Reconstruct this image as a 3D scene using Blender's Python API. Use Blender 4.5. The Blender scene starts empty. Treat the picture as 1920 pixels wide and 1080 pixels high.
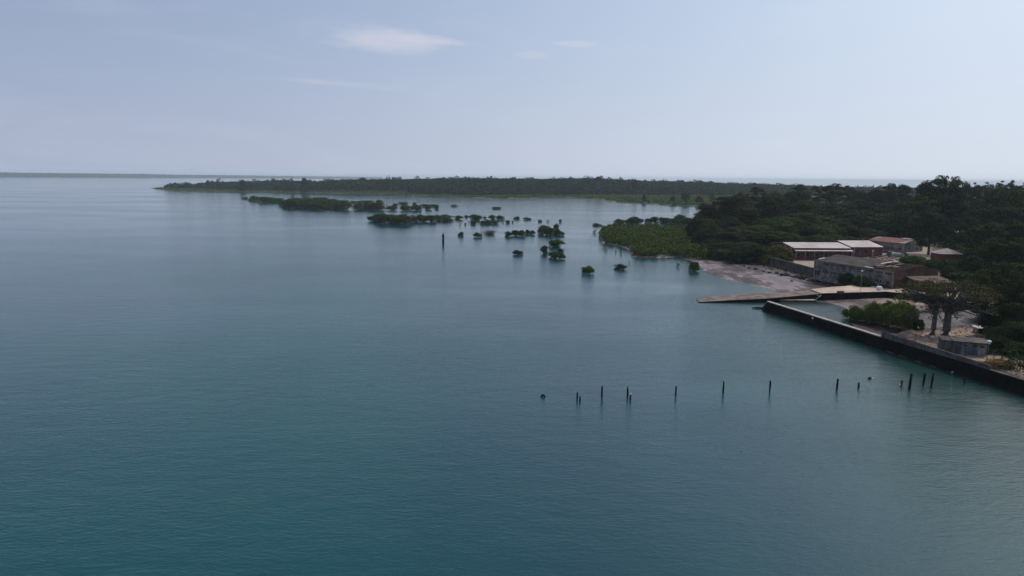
import bpy, math, random
import numpy as np
from mathutils import Matrix, Vector

S = bpy.context.scene
COL = S.collection
R = math.radians

# ------------------------------------------------------------------ camera
FPX, CAM_H = 1280.0, 40.0
PITCH, ROLL = R(9.2), R(0.5)
cam_d = bpy.data.cameras.new('camera')
cam_d.sensor_width = 36.0
cam_d.lens = 36.0 * FPX / 1920.0
cam_d.clip_start = 0.5
cam_d.clip_end = 80000.0
cam = bpy.data.objects.new('camera', cam_d)
COL.objects.link(cam)
CAM_ROT = Matrix.Rotation(math.pi / 2 - PITCH, 4, 'X') @ Matrix.Rotation(ROLL, 4, 'Z')
cam.matrix_world = Matrix.Translation((0, 0, CAM_H)) @ CAM_ROT
S.camera = cam

# ------------------------------------------------------------------ sky and sun
SUN_EL, SUN_AZ = 56.0, 60.0          # azimuth measured from straight ahead (+Y) towards the right (+X)
S.view_settings.view_transform = 'Standard'
S.view_settings.look = 'None'
S.view_settings.gamma = 1.0
S.view_settings.exposure = 0.08
S.cycles.use_denoising = True
S.cycles.max_bounces = 6
S.cycles.volume_bounces = 1
S.cycles.sample_clamp_indirect = 4.0
world = bpy.data.worlds.new('World')
S.world = world
world.use_nodes = True
wn, wl = world.node_tree.nodes, world.node_tree.links
wn.clear()
sky = wn.new('ShaderNodeTexSky')
sky.sky_type = 'NISHITA'
sky.sun_disc = False
sky.sun_elevation = R(SUN_EL)
sky.sun_rotation = R(SUN_AZ)
sky.altitude = 0.0
sky.air_density = 1.0
sky.dust_density = 2.2
sky.ozone_density = 3.0
# the air near the horizon is thick and pale: look the sky up a little above the true direction
wtc = wn.new('ShaderNodeTexCoord')
lift = wn.new('ShaderNodeVectorMath')
lift.operation = 'ADD'
lift.inputs[1].default_value = (0.0, 0.0, 0.22)
wl.new(wtc.outputs['Generated'], lift.inputs[0])
wl.new(lift.outputs[0], sky.inputs[0])
bg = wn.new('ShaderNodeBackground')
bg.inputs['Strength'].default_value = 0.15
wo = wn.new('ShaderNodeOutputWorld')
def wmath(op, a, b=None, c=None, clamp=False):
    m = wn.new('ShaderNodeMath')
    m.operation = op
    m.use_clamp = clamp
    for i, v in enumerate((a, b, c)):
        if v is None: continue
        if hasattr(v, 'links'):
            wl.new(v, m.inputs[i])
        else:
            m.inputs[i].default_value = v
    return m.outputs[0]


def wmix(fac, a, b, mode='MIX'):
    m = wn.new('ShaderNodeMix')
    m.data_type = 'RGBA'
    m.blend_type = mode
    for k, v in ((0, fac), (6, a), (7, b)):
        if hasattr(v, 'links'):
            wl.new(v, m.inputs[k])
        else:
            m.inputs[k].default_value = (*v, 1) if hasattr(v, '__len__') else v
    return m.outputs[2]


def wmap(v, a, b, c=0.0, d=1.0):
    m = wn.new('ShaderNodeMapRange')
    m.interpolation_type = 'SMOOTHSTEP'
    wl.new(v, m.inputs['Value'])
    for n, x in zip(('From Min', 'From Max', 'To Min', 'To Max'), (a, b, c, d)):
        m.inputs[n].default_value = x
    return m.outputs[0]


wsep = wn.new('ShaderNodeSeparateXYZ')
wl.new(wtc.outputs['Generated'], wsep.inputs[0])
az = wmath('ARCTAN2', wsep.outputs[0], wsep.outputs[1])
el = wmath('ARCSINE', wsep.outputs[2])
col = wmix(1.0, sky.outputs[0], (1.02, 1.03, 0.93), 'MULTIPLY')
side = wmap(az, -0.75, 0.75, 0.0, 1.0)
murk = wmix(side, (2.6, 2.8, 3.65), (4.35, 4.6, 5.05))                       # paler towards the sun's side
col = wmix(wmath('ADD', wmap(el, 0.0, 0.25, 0.40, 0.0), wmap(el, 0.15, 0.75, 0.42, 0.0)), col, murk)         # murk of the lower air
comb = wn.new('ShaderNodeCombineXYZ')
wl.new(az, comb.inputs[0])
wl.new(wmath('MULTIPLY', el, 5.0), comb.inputs[1])
wisp = wn.new('ShaderNodeTexNoise')
wisp.inputs['Scale'].default_value = 3.2
wisp.inputs['Detail'].default_value = 7
wisp.inputs['Roughness'].default_value = 0.6
wisp.inputs['Distortion'].default_value = 0.6
wl.new(comb.outputs[0], wisp.inputs['Vector'])
thin = wmap(wisp.outputs['Fac'], 0.48, 0.75, 0.0, 0.09)
col = wmix(thin, col, (5.2, 5.2, 5.8))
edge = wn.new('ShaderNodeTexNoise')
edge.inputs['Scale'].default_value = 14.0
edge.inputs['Detail'].default_value = 6
edge.inputs['Roughness'].default_value = 0.65
wl.new(comb.outputs[0], edge.inputs['Vector'])
for cpx, cpy, cw_, ch_, amt in ((735, 76, 132, 24, 0.46), (800, 74, 75, 9, 0.28), (1080, 82, 50, 7, 0.30), (1000, 103, 40, 8, 0.2), (650, 158, 110, 6, 0.15), (560, 150, 60, 5, 0.1)):
    v_ = CAM_ROT.to_3x3() @ Vector(((cpx - 960) / FPX, -(cpy - 540) / FPX, -1.0)).normalized()
    a0_, e0_ = math.atan2(v_.x, v_.y), math.asin(v_.z)
    u_ = wmath('DIVIDE', wmath('SUBTRACT', az, a0_), cw_ / FPX * 1.02)
    w_ = wmath('DIVIDE', wmath('ADD', wmath('SUBTRACT', el, e0_), wmath('MULTIPLY', wmath('SUBTRACT', az, a0_), 0.03)), ch_ / FPX)
    rr_ = wmath('SQRT', wmath('ADD', wmath('POWER', wmath('ABSOLUTE', u_), 1.7), wmath('MULTIPLY', w_, w_)))
    rr_ = wmath('ADD', rr_, wmath('MULTIPLY', wmath('SUBTRACT', edge.outputs['Fac'], 0.5), 1.3))
    col = wmix(wmap(rr_, 1.15, 0.25, 0.0, amt), col, (4.55, 4.45, 4.95))
wl.new(col, bg.inputs['Color'])
wl.new(bg.outputs[0], wo.inputs['Surface'])

sun_d = bpy.data.lights.new('sun', 'SUN')
sun_d.energy = 2.3
sun_d.angle = R(0.5)
sun_d.color = (1.0, 0.93, 0.84)
sun = bpy.data.objects.new('sun', sun_d)
COL.objects.link(sun)
sd = Vector((math.sin(R(SUN_AZ)) * math.cos(R(SUN_EL)), math.cos(R(SUN_AZ)) * math.cos(R(SUN_EL)), math.sin(R(SUN_EL))))
sun.rotation_euler = sd.to_track_quat('Z', 'Y').to_euler()
sun.location = sd * 200


# ------------------------------------------------------------------ measuring helpers (pixels of the 1920x1080 photo -> metres)
def ray(px, py):
    v = CAM_ROT.to_3x3() @ Vector(((px - 960) / FPX, -(py - 540) / FPX, -1.0))
    return v


def P(px, py, z=0.0):
    v = ray(px, py)
    t = (z - CAM_H) / v.z
    return (v.x * t, v.y * t)


def P3(px, py, z=0.0):
    x, y = P(px, py, z)
    return Vector((x, y, z))


def PY(px, py, Y):
    """point seen at a pixel and standing at forward distance Y"""
    v = ray(px, py)
    t = Y / v.y
    return Vector((v.x * t, Y, CAM_H + v.z * t))


ORD = ['first', 'second', 'third', 'fourth', 'fifth', 'sixth', 'seventh', 'eighth', 'ninth', 'tenth', 'eleventh', 'twelfth',
       'thirteenth', 'fourteenth', 'fifteenth', 'sixteenth', 'seventeenth', 'eighteenth', 'nineteenth', 'twentieth']
for _t in ('twenty', 'thirty'):
    ORD += [_t + '-' + w for w in ORD[:9]] + ({'twenty': ['thirtieth'], 'thirty': ['fortieth']}[_t])


def tag(o, label=None, cat=None, group=None, kind=None):
    if label: o['label'] = label
    if cat: o['category'] = cat
    if group: o['group'] = group
    if kind: o['kind'] = kind
    return o


def empty(name, loc=(0, 0, 0), rz=0.0, label=None, cat=None, group=None):
    o = bpy.data.objects.new(name, None)
    o.empty_display_size = 0.5
    COL.objects.link(o)
    o.location = loc
    o.rotation_euler = (0, 0, rz)
    return tag(o, label, cat, group)


def link(name, me, parent=None, mat=None):
    if mat is not None and len(me.materials) == 0:
        me.materials.append(mat)
    o = bpy.data.objects.new(name, me)
    COL.objects.link(o)
    if parent is not None:
        o.parent = parent
    return o


def copy_tree(o, parent=None):
    c = o.copy()
    COL.objects.link(c)
    c.parent = parent
    for ch in list(o.children):
        copy_tree(ch, c)
    return c


class MB:
    """collects shapes, links them as one mesh object"""
    def __init__(self):
        self.v, self.f, self.sm = [], [], []

    def add(self, vs, fs, smooth=False):
        n = len(self.v)
        self.v += [tuple(p) for p in vs]
        self.f += [tuple(i + n for i in f) for f in fs]
        self.sm += [smooth] * len(fs)
        return self

    def box(self, x0, y0, z0, x1, y1, z1):
        return self.add([(x0, y0, z0), (x1, y0, z0), (x1, y1, z0), (x0, y1, z0), (x0, y0, z1), (x1, y0, z1), (x1, y1, z1), (x0, y1, z1)],
                        [(0, 3, 2, 1), (4, 5, 6, 7), (0, 1, 5, 4), (1, 2, 6, 5), (2, 3, 7, 6), (3, 0, 4, 7)])

    def hexa(self, lo, hi):
        """lo: 4 points counter-clockwise, hi: 4 points above them"""
        return self.add(list(lo) + list(hi), [(0, 3, 2, 1), (4, 5, 6, 7), (0, 1, 5, 4), (1, 2, 6, 5), (2, 3, 7, 6), (3, 0, 4, 7)])

    def slab(self, quad, t):
        """a quad thickened downwards"""
        return self.hexa([(p[0], p[1], p[2] - t) for p in quad], quad)

    def extrude_x(self, prof, x0, x1):
        n = len(prof)
        vs = [(x0, y, z) for y, z in prof] + [(x1, y, z) for y, z in prof]
        fs = [tuple(range(n))[::-1], tuple(range(n, 2 * n))]
        for i in range(n):
            j = (i + 1) % n
            fs.append((i, j, n + j, n + i))
        return self.add(vs, fs)

    def tube(self, pts, rad, sides=7, cap=True, smooth=True):
        pts = [Vector(p) for p in pts]
        if not hasattr(rad, '__len__'):
            rad = [rad] * len(pts)
        vs, fs = [], []
        for i, p in enumerate(pts):
            a = pts[max(i - 1, 0)]
            b = pts[min(i + 1, len(pts) - 1)]
            d = (b - a).normalized() if (b - a).length > 1e-9 else Vector((0, 0, 1))
            u = d.orthogonal().normalized() if abs(d.z) > 0.999 else d.cross(Vector((0, 0, 1))).normalized()
            w = d.cross(u)
            for k in range(sides):
                t = 2 * math.pi * k / sides
                vs.append(p + (u * math.cos(t) + w * math.sin(t)) * rad[i])
        for i in range(len(pts) - 1):
            for k in range(sides):
                a = i * sides + k
                b = i * sides + (k + 1) % sides
                fs.append((a, b, b + sides, a + sides))
        if cap:
            fs.append(tuple(range(sides))[::-1])
            fs.append(tuple(range((len(pts) - 1) * sides, len(pts) * sides)))
        return self.add(vs, fs, smooth)

    def mesh(self, name):
        me = bpy.data.meshes.new(name)
        me.from_pydata(self.v, [], self.f)
        me.polygons.foreach_set('use_smooth', self.sm)
        me.update()
        return me

    def build(self, name, mat, parent=None, label=None):
        o = link(name, self.mesh(name), parent, mat)
        if label: o['label'] = label
        return o


# ------------------------------------------------------------------ materials
def mat_new(name):
    m = bpy.data.materials.new(name)
    m.use_nodes = True
    nt = m.node_tree
    return m, nt, nt.nodes, nt.links, nt.nodes['Principled BSDF']


def noise(nt, scale, detail=4, rough=0.6, coord='Object', stretch=None, vec=None):
    N, L = nt.nodes, nt.links
    t = N.new('ShaderNodeTexNoise')
    t.inputs['Scale'].default_value = scale
    t.inputs['Detail'].default_value = detail
    t.inputs['Roughness'].default_value = rough
    if vec is None:
        c = N.new('ShaderNodeTexCoord')
        vec = c.outputs[coord]
    if stretch:
        mp = N.new('ShaderNodeMapping')
        mp.inputs['Scale'].default_value = stretch[0]
        mp.inputs['Rotation'].default_value = stretch[1]
        L.new(vec, mp.inputs['Vector'])
        vec = mp.outputs[0]
    L.new(vec, t.inputs['Vector'])
    return t.outputs['Fac']


def ramp(nt, fac, stops, interp='LINEAR'):
    r = nt.nodes.new('ShaderNodeValToRGB')
    r.color_ramp.interpolation = interp
    e = r.color_ramp.elements
    while len(e) < len(stops):
        e.new(0.5)
    for i, (p, c) in enumerate(stops):
        e[i].position = p
        e[i].color = c if len(c) == 4 else (*c, 1)
    nt.links.new(fac, r.inputs['Fac'])
    return r.outputs['Color']


def mixc(nt, fac, a, b, mode='MIX'):
    m = nt.nodes.new('ShaderNodeMix')
    m.data_type = 'RGBA'
    m.blend_type = mode
    for sock, val in ((m.inputs[0], fac), (m.inputs[6], a), (m.inputs[7], b)):
        if hasattr(val, 'links'):
            nt.links.new(val, sock)
        elif hasattr(val, '__len__'):
            sock.default_value = (*val, 1) if len(val) == 3 else val
        else:
            sock.default_value = val
    return m.outputs[2]


def math_n(nt, op, a, b=None, clamp=False):
    m = nt.nodes.new('ShaderNodeMath')
    m.operation = op
    m.use_clamp = clamp
    for i, v in enumerate((a, b)):
        if v is None: continue
        if hasattr(v, 'links'):
            nt.links.new(v, m.inputs[i])
        else:
            m.inputs[i].default_value = v
    return m.outputs[0]


def weathered(name, base, dark, scale=0.6, rough=0.85, streak=True, bump=0.15, amount=1.0, metallic=0.0):
    """painted or mineral surface with blotches, streaks and grain"""
    m, nt, N, L, b = mat_new(name)
    n1 = noise(nt, scale, 6, 0.65)
    c = ramp(nt, n1, [(0.35, dark), (0.62, base)])
    if streak:
        n2 = noise(nt, 1.2, 5, 0.7, stretch=((2.2, 2.2, 0.25), (0, 0, 0)))
        k = ramp(nt, n2, [(0.42, (0.45, 0.42, 0.40)), (0.6, (1, 1, 1))])
        c = mixc(nt, 0.7 * amount, c, k, 'MULTIPLY')
    n3 = noise(nt, 9, 3, 0.7)
    c = mixc(nt, 0.35, c, ramp(nt, n3, [(0.3, (0.6, 0.6, 0.6)), (0.7, (1.15, 1.15, 1.15))]), 'MULTIPLY')
    L.new(c, b.inputs['Base Color'])
    b.inputs['Roughness'].default_value = rough
    b.inputs['Metallic'].default_value = metallic
    b.inputs['Specular IOR Level'].default_value = 0.4 if rough < 0.75 else 0.03
    bp = N.new('ShaderNodeBump')
    bp.inputs['Strength'].default_value = bump
    bp.inputs['Distance'].default_value = 0.1
    L.new(n3, bp.inputs['Height'])
    L.new(bp.outputs[0], b.inputs['Normal'])
    return m


def corrugated(name, base, dark, period=0.35, rough=0.55, axis='X', spec=0.3, blot=0.35):
    m, nt, N, L, b = mat_new(name)
    n1 = noise(nt, blot, 5, 0.65)
    c = ramp(nt, n1, [(0.35, dark), (0.6, base)])
    n2 = noise(nt, 0.5, 4, 0.6, stretch=((4, 0.3, 1) if axis == 'X' else (0.3, 4, 1), (0, 0, 0)))
    c = mixc(nt, 0.5, c, ramp(nt, n2, [(0.35, (0.6, 0.56, 0.53)), (0.65, (1, 1, 1))]), 'MULTIPLY')
    L.new(c, b.inputs['Base Color'])
    w = N.new('ShaderNodeTexWave')
    w.wave_type = 'BANDS'
    w.bands_direction = axis
    w.inputs['Scale'].default_value = 1.0 / period / 6.2832 * 3.14159
    tc = N.new('ShaderNodeTexCoord')
    L.new(tc.outputs['Object'], w.inputs['Vector'])
    bp = N.new('ShaderNodeBump')
    bp.inputs['Strength'].default_value = 0.35
    bp.inputs['Distance'].default_value = 0.05
    L.new(w.outputs['Fac'], bp.inputs['Height'])
    L.new(bp.outputs[0], b.inputs['Normal'])
    b.inputs['Roughness'].default_value = rough
    b.inputs['Specular IOR Level'].default_value = spec
    return m


def foliage(name, dark, mid, light, transl=0.06, hue=0.6):
    m, nt, N, L, b = mat_new(name)
    g = N.new('ShaderNodeNewGeometry')
    oi = N.new('ShaderNodeObjectInfo')
    c = ramp(nt, g.outputs['Random Per Island'], [(0.0, dark), (0.55, mid), (1.0, light)])
    cl = noise(nt, 0.33, 3, 0.6)
    c = mixc(nt, 0.75, c, ramp(nt, cl, [(0.32, (0.50, 0.50, 0.52)), (0.68, (1.35, 1.3, 1.1))]), 'MULTIPLY')
    h = ramp(nt, oi.outputs['Random'], [(0.0, (0.45, 0.6, 0.6)), (0.35, (1, 1.05, 1)), (0.7, (1.35, 1.4, 0.95)), (1.0, (0.5, 0.52, 0.55))])
    c = mixc(nt, hue, c, h, 'MULTIPLY')
    L.new(c, b.inputs['Base Color'])
    b.inputs['Roughness'].default_value = 0.8
    b.inputs['Specular IOR Level'].default_value = 0.03
    tr = N.new('ShaderNodeBsdfTranslucent')
    L.new(c, tr.inputs['Color'])
    mx = N.new('ShaderNodeMixShader')
    mx.inputs[0].default_value = transl
    L.new(b.outputs[0], mx.inputs[1])
    L.new(tr.outputs[0], mx.inputs[2])
    L.new(mx.outputs[0], N['Material Output'].inputs['Surface'])
    return m


M = {}
M['leaf_dark'] = foliage('leaf_dark', (0.010, 0.018, 0.008), (0.020, 0.034, 0.012), (0.052, 0.078, 0.024))
M['leaf_olive'] = foliage('leaf_olive', (0.016, 0.022, 0.009), (0.032, 0.042, 0.014), (0.072, 0.086, 0.026))
M['leaf_green'] = foliage('leaf_green', (0.015, 0.032, 0.010), (0.027, 0.055, 0.014), (0.055, 0.10, 0.022))
M['leaf_brown'] = foliage('leaf_brown', (0.015, 0.017, 0.009), (0.027, 0.029, 0.014), (0.052, 0.052, 0.024))
M['leaf_mangrove'] = foliage('leaf_mangrove', (0.025, 0.045, 0.015), (0.042, 0.072, 0.018), (0.075, 0.12, 0.028), hue=0.4)
M['leaf_thicket'] = foliage('leaf_thicket', (0.030, 0.048, 0.014), (0.050, 0.074, 0.019), (0.085, 0.115, 0.028))
M['leaf_basin'] = foliage('leaf_basin', (0.07, 0.09, 0.02), (0.105, 0.13, 0.028), (0.16, 0.19, 0.04))
M['leaf_baobab'] = foliage('leaf_baobab', (0.055, 0.055, 0.028), (0.085, 0.082, 0.036), (0.13, 0.125, 0.045))
M['leaf_yellow'] = foliage('leaf_yellow', (0.045, 0.05, 0.014), (0.075, 0.078, 0.02), (0.12, 0.11, 0.028))
M['leaf_far'] = foliage('leaf_far', (0.010, 0.022, 0.013), (0.018, 0.036, 0.018), (0.034, 0.058, 0.024))
M['leaf_marsh'] = foliage('leaf_marsh', (0.050, 0.080, 0.024), (0.075, 0.11, 0.032), (0.105, 0.145, 0.04))
M['leaf_orange'] = foliage('leaf_orange', (0.08, 0.05, 0.022), (0.12, 0.072, 0.03), (0.17, 0.11, 0.045))
M['bark'] = weathered('bark', (0.085, 0.07, 0.06), (0.04, 0.033, 0.03), 1.2, 0.95, False)
M['bark_grey'] = weathered('bark_grey', (0.14, 0.13, 0.125), (0.07, 0.064, 0.06), 1.0, 0.95, False)
M['wet_wood'] = weathered('wet_wood', (0.045, 0.036, 0.03), (0.014, 0.012, 0.011), 1.5, 0.8, True)
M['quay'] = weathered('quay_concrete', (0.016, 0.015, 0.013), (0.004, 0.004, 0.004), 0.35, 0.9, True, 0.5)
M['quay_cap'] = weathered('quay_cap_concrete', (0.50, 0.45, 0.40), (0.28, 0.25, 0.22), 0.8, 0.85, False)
M['parapet'] = weathered('parapet_render', (0.20, 0.18, 0.165), (0.09, 0.08, 0.075), 0.5, 0.9, True, 0.3)
M['ramp'] = weathered('ramp_concrete', (0.24, 0.19, 0.165), (0.085, 0.068, 0.06), 0.4, 0.85, False, 0.3)
M['road'] = weathered('road_dust', (0.55, 0.44, 0.37), (0.36, 0.28, 0.23), 0.15, 0.95, False, 0.3)
M['wall_grey'] = weathered('wall_grey', (0.15, 0.14, 0.13), (0.07, 0.064, 0.06), 0.4, 0.95, True, 0.3)
M['white_wall'] = weathered('white_wall', (0.33, 0.30, 0.285), (0.10, 0.09, 0.085), 0.45, 0.9, True, 0.2)
M['pink_wall'] = weathered('pink_wall', (0.42, 0.34, 0.32), (0.22, 0.18, 0.165), 0.4, 0.9, True, 0.2)
M['brick_wall'] = weathered('brick_wall', (0.20, 0.085, 0.068), (0.12, 0.05, 0.04), 0.4, 0.9, True, 0.2)
M['mud_wall'] = weathered('mud_wall', (0.17, 0.10, 0.075), (0.08, 0.05, 0.04), 0.4, 0.95, True, 0.3)
M['white_roof'] = corrugated('white_roof', (0.46, 0.395, 0.385), (0.33, 0.28, 0.27), 0.5, 0.5, 'X', 0.3, 0.12)
M['red_roof'] = corrugated('red_roof', (0.20, 0.09, 0.075), (0.13, 0.055, 0.05), 0.35, 0.75, 'X', 0.2)
M['grey_roof'] = corrugated('grey_roof', (0.085, 0.075, 0.07), (0.04, 0.034, 0.032), 0.4, 0.9, 'Y', 0.1)
M['pale_roof'] = corrugated('pale_roof', (0.36, 0.31, 0.29), (0.26, 0.21, 0.19), 0.35, 0.8, 'X', 0.2)
M['tan_roof'] = corrugated('tan_roof', (0.15, 0.12, 0.10), (0.09, 0.07, 0.06), 0.35, 0.9, 'X', 0.1)
M['opening'] = weathered('dark_opening', (0.02, 0.02, 0.024), (0.01, 0.01, 0.012), 1, 0.6, False)
M['blue_paint'] = weathered('blue_paint', (0.13, 0.16, 0.22), (0.07, 0.085, 0.11), 0.9, 0.7)
M['grey_metal'] = weathered('grey_metal', (0.36, 0.36, 0.36), (0.2, 0.2, 0.2), 1.5, 0.5, False)
M['white_paint'] = weathered('white_paint', (0.82, 0.82, 0.80), (0.66, 0.65, 0.62), 1.5, 0.5, False)
M['rust'] = weathered('rust', (0.19, 0.085, 0.05), (0.08, 0.04, 0.03), 1.2, 0.9, False)
M['deck'] = weathered('pontoon_deck', (0.46, 0.40, 0.35), (0.2, 0.17, 0.15), 0.7, 0.85, False)
M['rock'] = weathered('rock', (0.055, 0.048, 0.046), (0.02, 0.018, 0.018), 0.9, 0.9, False, 0.6)
M['timber'] = weathered('timber', (0.20, 0.15, 0.11), (0.09, 0.065, 0.05), 1.0, 0.9, False)
M['rubber'] = weathered('rubber', (0.025, 0.025, 0.025), (0.015, 0.015, 0.015), 2, 0.8, False)
M['dark_paint'] = weathered('dark_paint', (0.05, 0.055, 0.065), (0.03, 0.03, 0.035), 1, 0.4, False)
M['feather'] = weathered('feather', (0.75, 0.74, 0.72), (0.6, 0.58, 0.55), 3, 0.8, False)


def water_material():
    m, nt, N, L, b = mat_new('sea_water')
    tc = N.new('ShaderNodeTexCoord')
    big = noise(nt, 0.009, 4, 0.6, stretch=((1, 0.5, 1), (0, 0, R(28))))
    col = ramp(nt, big, [(0.35, (0.001, 0.034, 0.054)), (0.65, (0.0015, 0.060, 0.065))])
    # shoal near the quay and the mud: sand coloured bottom shows through
    sep = N.new('ShaderNodeSeparateXYZ')
    L.new(tc.outputs['Object'], sep.inputs[0])
    dx = math_n(nt, 'MULTIPLY', math_n(nt, 'SUBTRACT', sep.outputs[0], 92.0), 1 / 50.0)
    nearshore = math_n(nt, 'ADD', dx, math_n(nt, 'MULTIPLY', math_n(nt, 'SUBTRACT', big, 0.5), 0.8))
    sh = ramp(nt, nearshore, [(0.0, (0, 0, 0)), (0.0, (0, 0, 0)), (0.5, (1, 1, 1))])
    rt = N.new('ShaderNodeMapRange')
    rt.inputs['From Min'].default_value = -0.9
    rt.inputs['From Max'].default_value = 0.1
    L.new(nearshore, rt.inputs['Value'])
    far = N.new('ShaderNodeMapRange')
    far.inputs['From Min'].default_value = 420.0
    far.inputs['From Max'].default_value = 200.0
    L.new(sep.outputs[1], far.inputs['Value'])
    k = math_n(nt, 'MULTIPLY', rt.outputs[0], far.outputs[0])
    col = mixc(nt, math_n(nt, 'MULTIPLY', k, 0.8), col, (0.022, 0.042, 0.034))
    L.new(col, b.inputs['Base Color'])
    b.inputs['IOR'].default_value = 1.33
    # ripples: three sizes, long crests lying across the view; calm lanes between wind lanes
    rot = (0, 0, R(-14))
    w1 = noise(nt, 0.16, 3, 0.55, stretch=((1, 2.2, 1), rot))
    w2 = noise(nt, 0.75, 3, 0.6, stretch=((1, 2.6, 1), rot))
    w3 = noise(nt, 2.4, 2, 0.6, stretch=((1, 2.0, 1), (0, 0, R(8))))
    h = math_n(nt, 'ADD', math_n(nt, 'MULTIPLY', w1, 0.8), math_n(nt, 'ADD', math_n(nt, 'MULTIPLY', w2, 0.5), math_n(nt, 'MULTIPLY', w3, 0.26)))
    lanes = noise(nt, 0.007, 5, 0.62, stretch=((0.5, 1.3, 1), (0, 0, R(16))))
    lane = N.new('ShaderNodeMapRange')
    lane.inputs['From Min'].default_value = 0.36
    lane.inputs['From Max'].default_value = 0.62
    lane.inputs['To Min'].default_value = 0.45
    lane.inputs['To Max'].default_value = 1.1
    L.new(lanes, lane.inputs['Value'])
    bp = N.new('ShaderNodeBump')
    bp.inputs['Distance'].default_value = 0.55
    L.new(h, bp.inputs['Height'])
    near = N.new('ShaderNodeMapRange')
    near.inputs['From Min'].default_value = 90.0
    near.inputs['From Max'].default_value = 420.0
    near.inputs['To Min'].default_value = 0.44
    near.inputs['To Max'].default_value = 0.22
    L.new(sep.outputs[1], near.inputs['Value'])
    L.new(math_n(nt, 'MULTIPLY', lane.outputs[0], near.outputs[0]), bp.inputs['Strength'])
    L.new(bp.outputs[0], b.inputs['Normal'])
    L.new(math_n(nt, 'MULTIPLY', lane.outputs[0], 0.10), b.inputs['Roughness'])
    return m


M['water'] = water_material()

# ------------------------------------------------------------------ water
EXT = 24000.0
EARTH = 2 * 7.4e6                     # with refraction


def sea_z(x, y):
    return -(x * x + y * y) / EARTH


_gx = np.concatenate([-np.geomspace(EXT, 40, 46), [0], np.geomspace(40, EXT, 46)])
_gy = np.concatenate([[-1500, -600, -200], [0], np.geomspace(40, EXT, 60)])
_n, _m = len(_gx), len(_gy)
_mb = MB()
_mb.add([(x, y, sea_z(x, y)) for x in _gx for y in _gy], [(i * _m + j, (i + 1) * _m + j, (i + 1) * _m + j + 1, i * _m + j + 1) for i in range(_n - 1) for j in range(_m - 1)], True)
o = _mb.build('water', M['water'])
tag(o, kind='structure')


# ------------------------------------------------------------------ land
def sdf(X, Y, poly):
    """signed distance to a polygon, positive inside"""
    poly = np.array(poly, float)
    d2 = np.full(X.shape, 1e18)
    ins = np.zeros(X.shape, bool)
    n = len(poly)
    for i in range(n):
        ax, ay = poly[i]
        bx, by = poly[(i + 1) % n]
        ex, ey = bx - ax, by - ay
        L2 = ex * ex + ey * ey + 1e-12
        t = np.clip(((X - ax) * ex + (Y - ay) * ey) / L2, 0, 1)
        d2 = np.minimum(d2, (X - ax - t * ex) ** 2 + (Y - ay - t * ey) ** 2)
        if abs(ey) > 1e-12:
            c = ((ay > Y) != (by > Y)) & (X < (bx - ax) * (Y - ay) / ey + ax)
            ins ^= c
    d = np.sqrt(d2)
    return np.where(ins, d, -d)


def sstep(a, b, x):
    t = np.clip((x - a) / (b - a), 0, 1)
    return t * t * (3 - 2 * t)


def vnoise(X, Y, s, seed=0):
    rs = np.random.RandomState(seed)
    G = rs.rand(256, 256)
    x, y = X / s + 1000.0, Y / s + 1000.0
    i, j = np.floor(x).astype(int), np.floor(y).astype(int)
    u, v = x - i, y - j
    u, v = u * u * (3 - 2 * u), v * v * (3 - 2 * v)
    g = lambda a, b: G[a % 256, b % 256]
    return (g(i, j) * (1 - u) + g(i + 1, j) * u) * (1 - v) + (g(i, j + 1) * (1 - u) + g(i + 1, j + 1) * u) * v


def fbm(X, Y, s, seed=0, o=4):
    r, a, t = 0, 1, 0
    for k in range(o):
        r = r + a * vnoise(X, Y, s / 2 ** k, seed + k)
        t += a
        a *= 0.5
    return r / t


QA, QB, QC = P3(1437, 583), P3(1640, 651), P3(1920, 742)
QD = QC + (QC - QB).normalized() * 90
WALL_N = [P3(*a) for a in ((1330, 567.5, 0), (1440, 567, 0), (1540, 564, 0))]      # foot of the ramp's south face
# north basin wall: continues from the ramp towards the right, then turns
NW = [WALL_N[2], P3(1660, 560, 0.6), P3(1730, 565, 0.9), P3(1800, 577, 1.0), P3(1900, 592, 1.2)]

mud_shore = [P(*a) for a in ((1330, 391), (1302, 401), (1290, 410), (1284, 420), (1295, 434), (1330, 448), (1338, 470), (1322, 482), (1292, 485), (1300, 494),
                             (1316, 503), (1322, 512), (1346, 520), (1392, 531), (1440, 541), (1470, 551))]
basin_shore = [P(*a) for a in ((1500, 564), (1545, 567), (1572, 573), (1586, 579), (1592, 588), (1590, 600), (1600, 612))]
quay_in = [(QB.x + 0.6, QB.y - 2), (QC.x + 0.6, QC.y), (QD.x + 0.6, QD.y)]
LAND = mud_shore + basin_shore + quay_in + [(800, 10), (900, 1000), (400, 1000)]
bank_px = ((1338, 480, 1), (1370, 486, 1.2), (1415, 491, 1.5), (1460, 500, 1.5), (1500, 510, 1.5), (1535, 519, 1.5), (1570, 528, 1.6), (1600, 536, 1.8), (1560, 541, 2.2), (1500, 546, 2))
BANK = [P(1330, 450, 1)] + [P(*a) for a in bank_px] + [(p.x, p.y + 1.0) for p in NW[1:]] + [(330, 190), (330, 150)] + \
       [P(*a) for a in ((1900, 600, 2), (1850, 606, 2), (1790, 612, 2.2), (1740, 616, 2.2), (1700, 618, 2.2), (1668, 624, 2.5))] + \
       [(QB.x + 1.0, QB.y - 3)] + quay_in[1:] + [(800, 10), (900, 1000), (420, 990), P(1335, 400, 1), P(1318, 420, 1)]
THICK = [P(*a) for a in ((1122, 436), (1140, 431), (1200, 429), (1262, 430), (1300, 436), (1345, 444), (1352, 474), (1336, 488), (1296, 489), (1272, 481),
                         (1242, 484), (1184, 482), (1181, 469), (1160, 461), (1132, 457), (1126, 447))]


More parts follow.
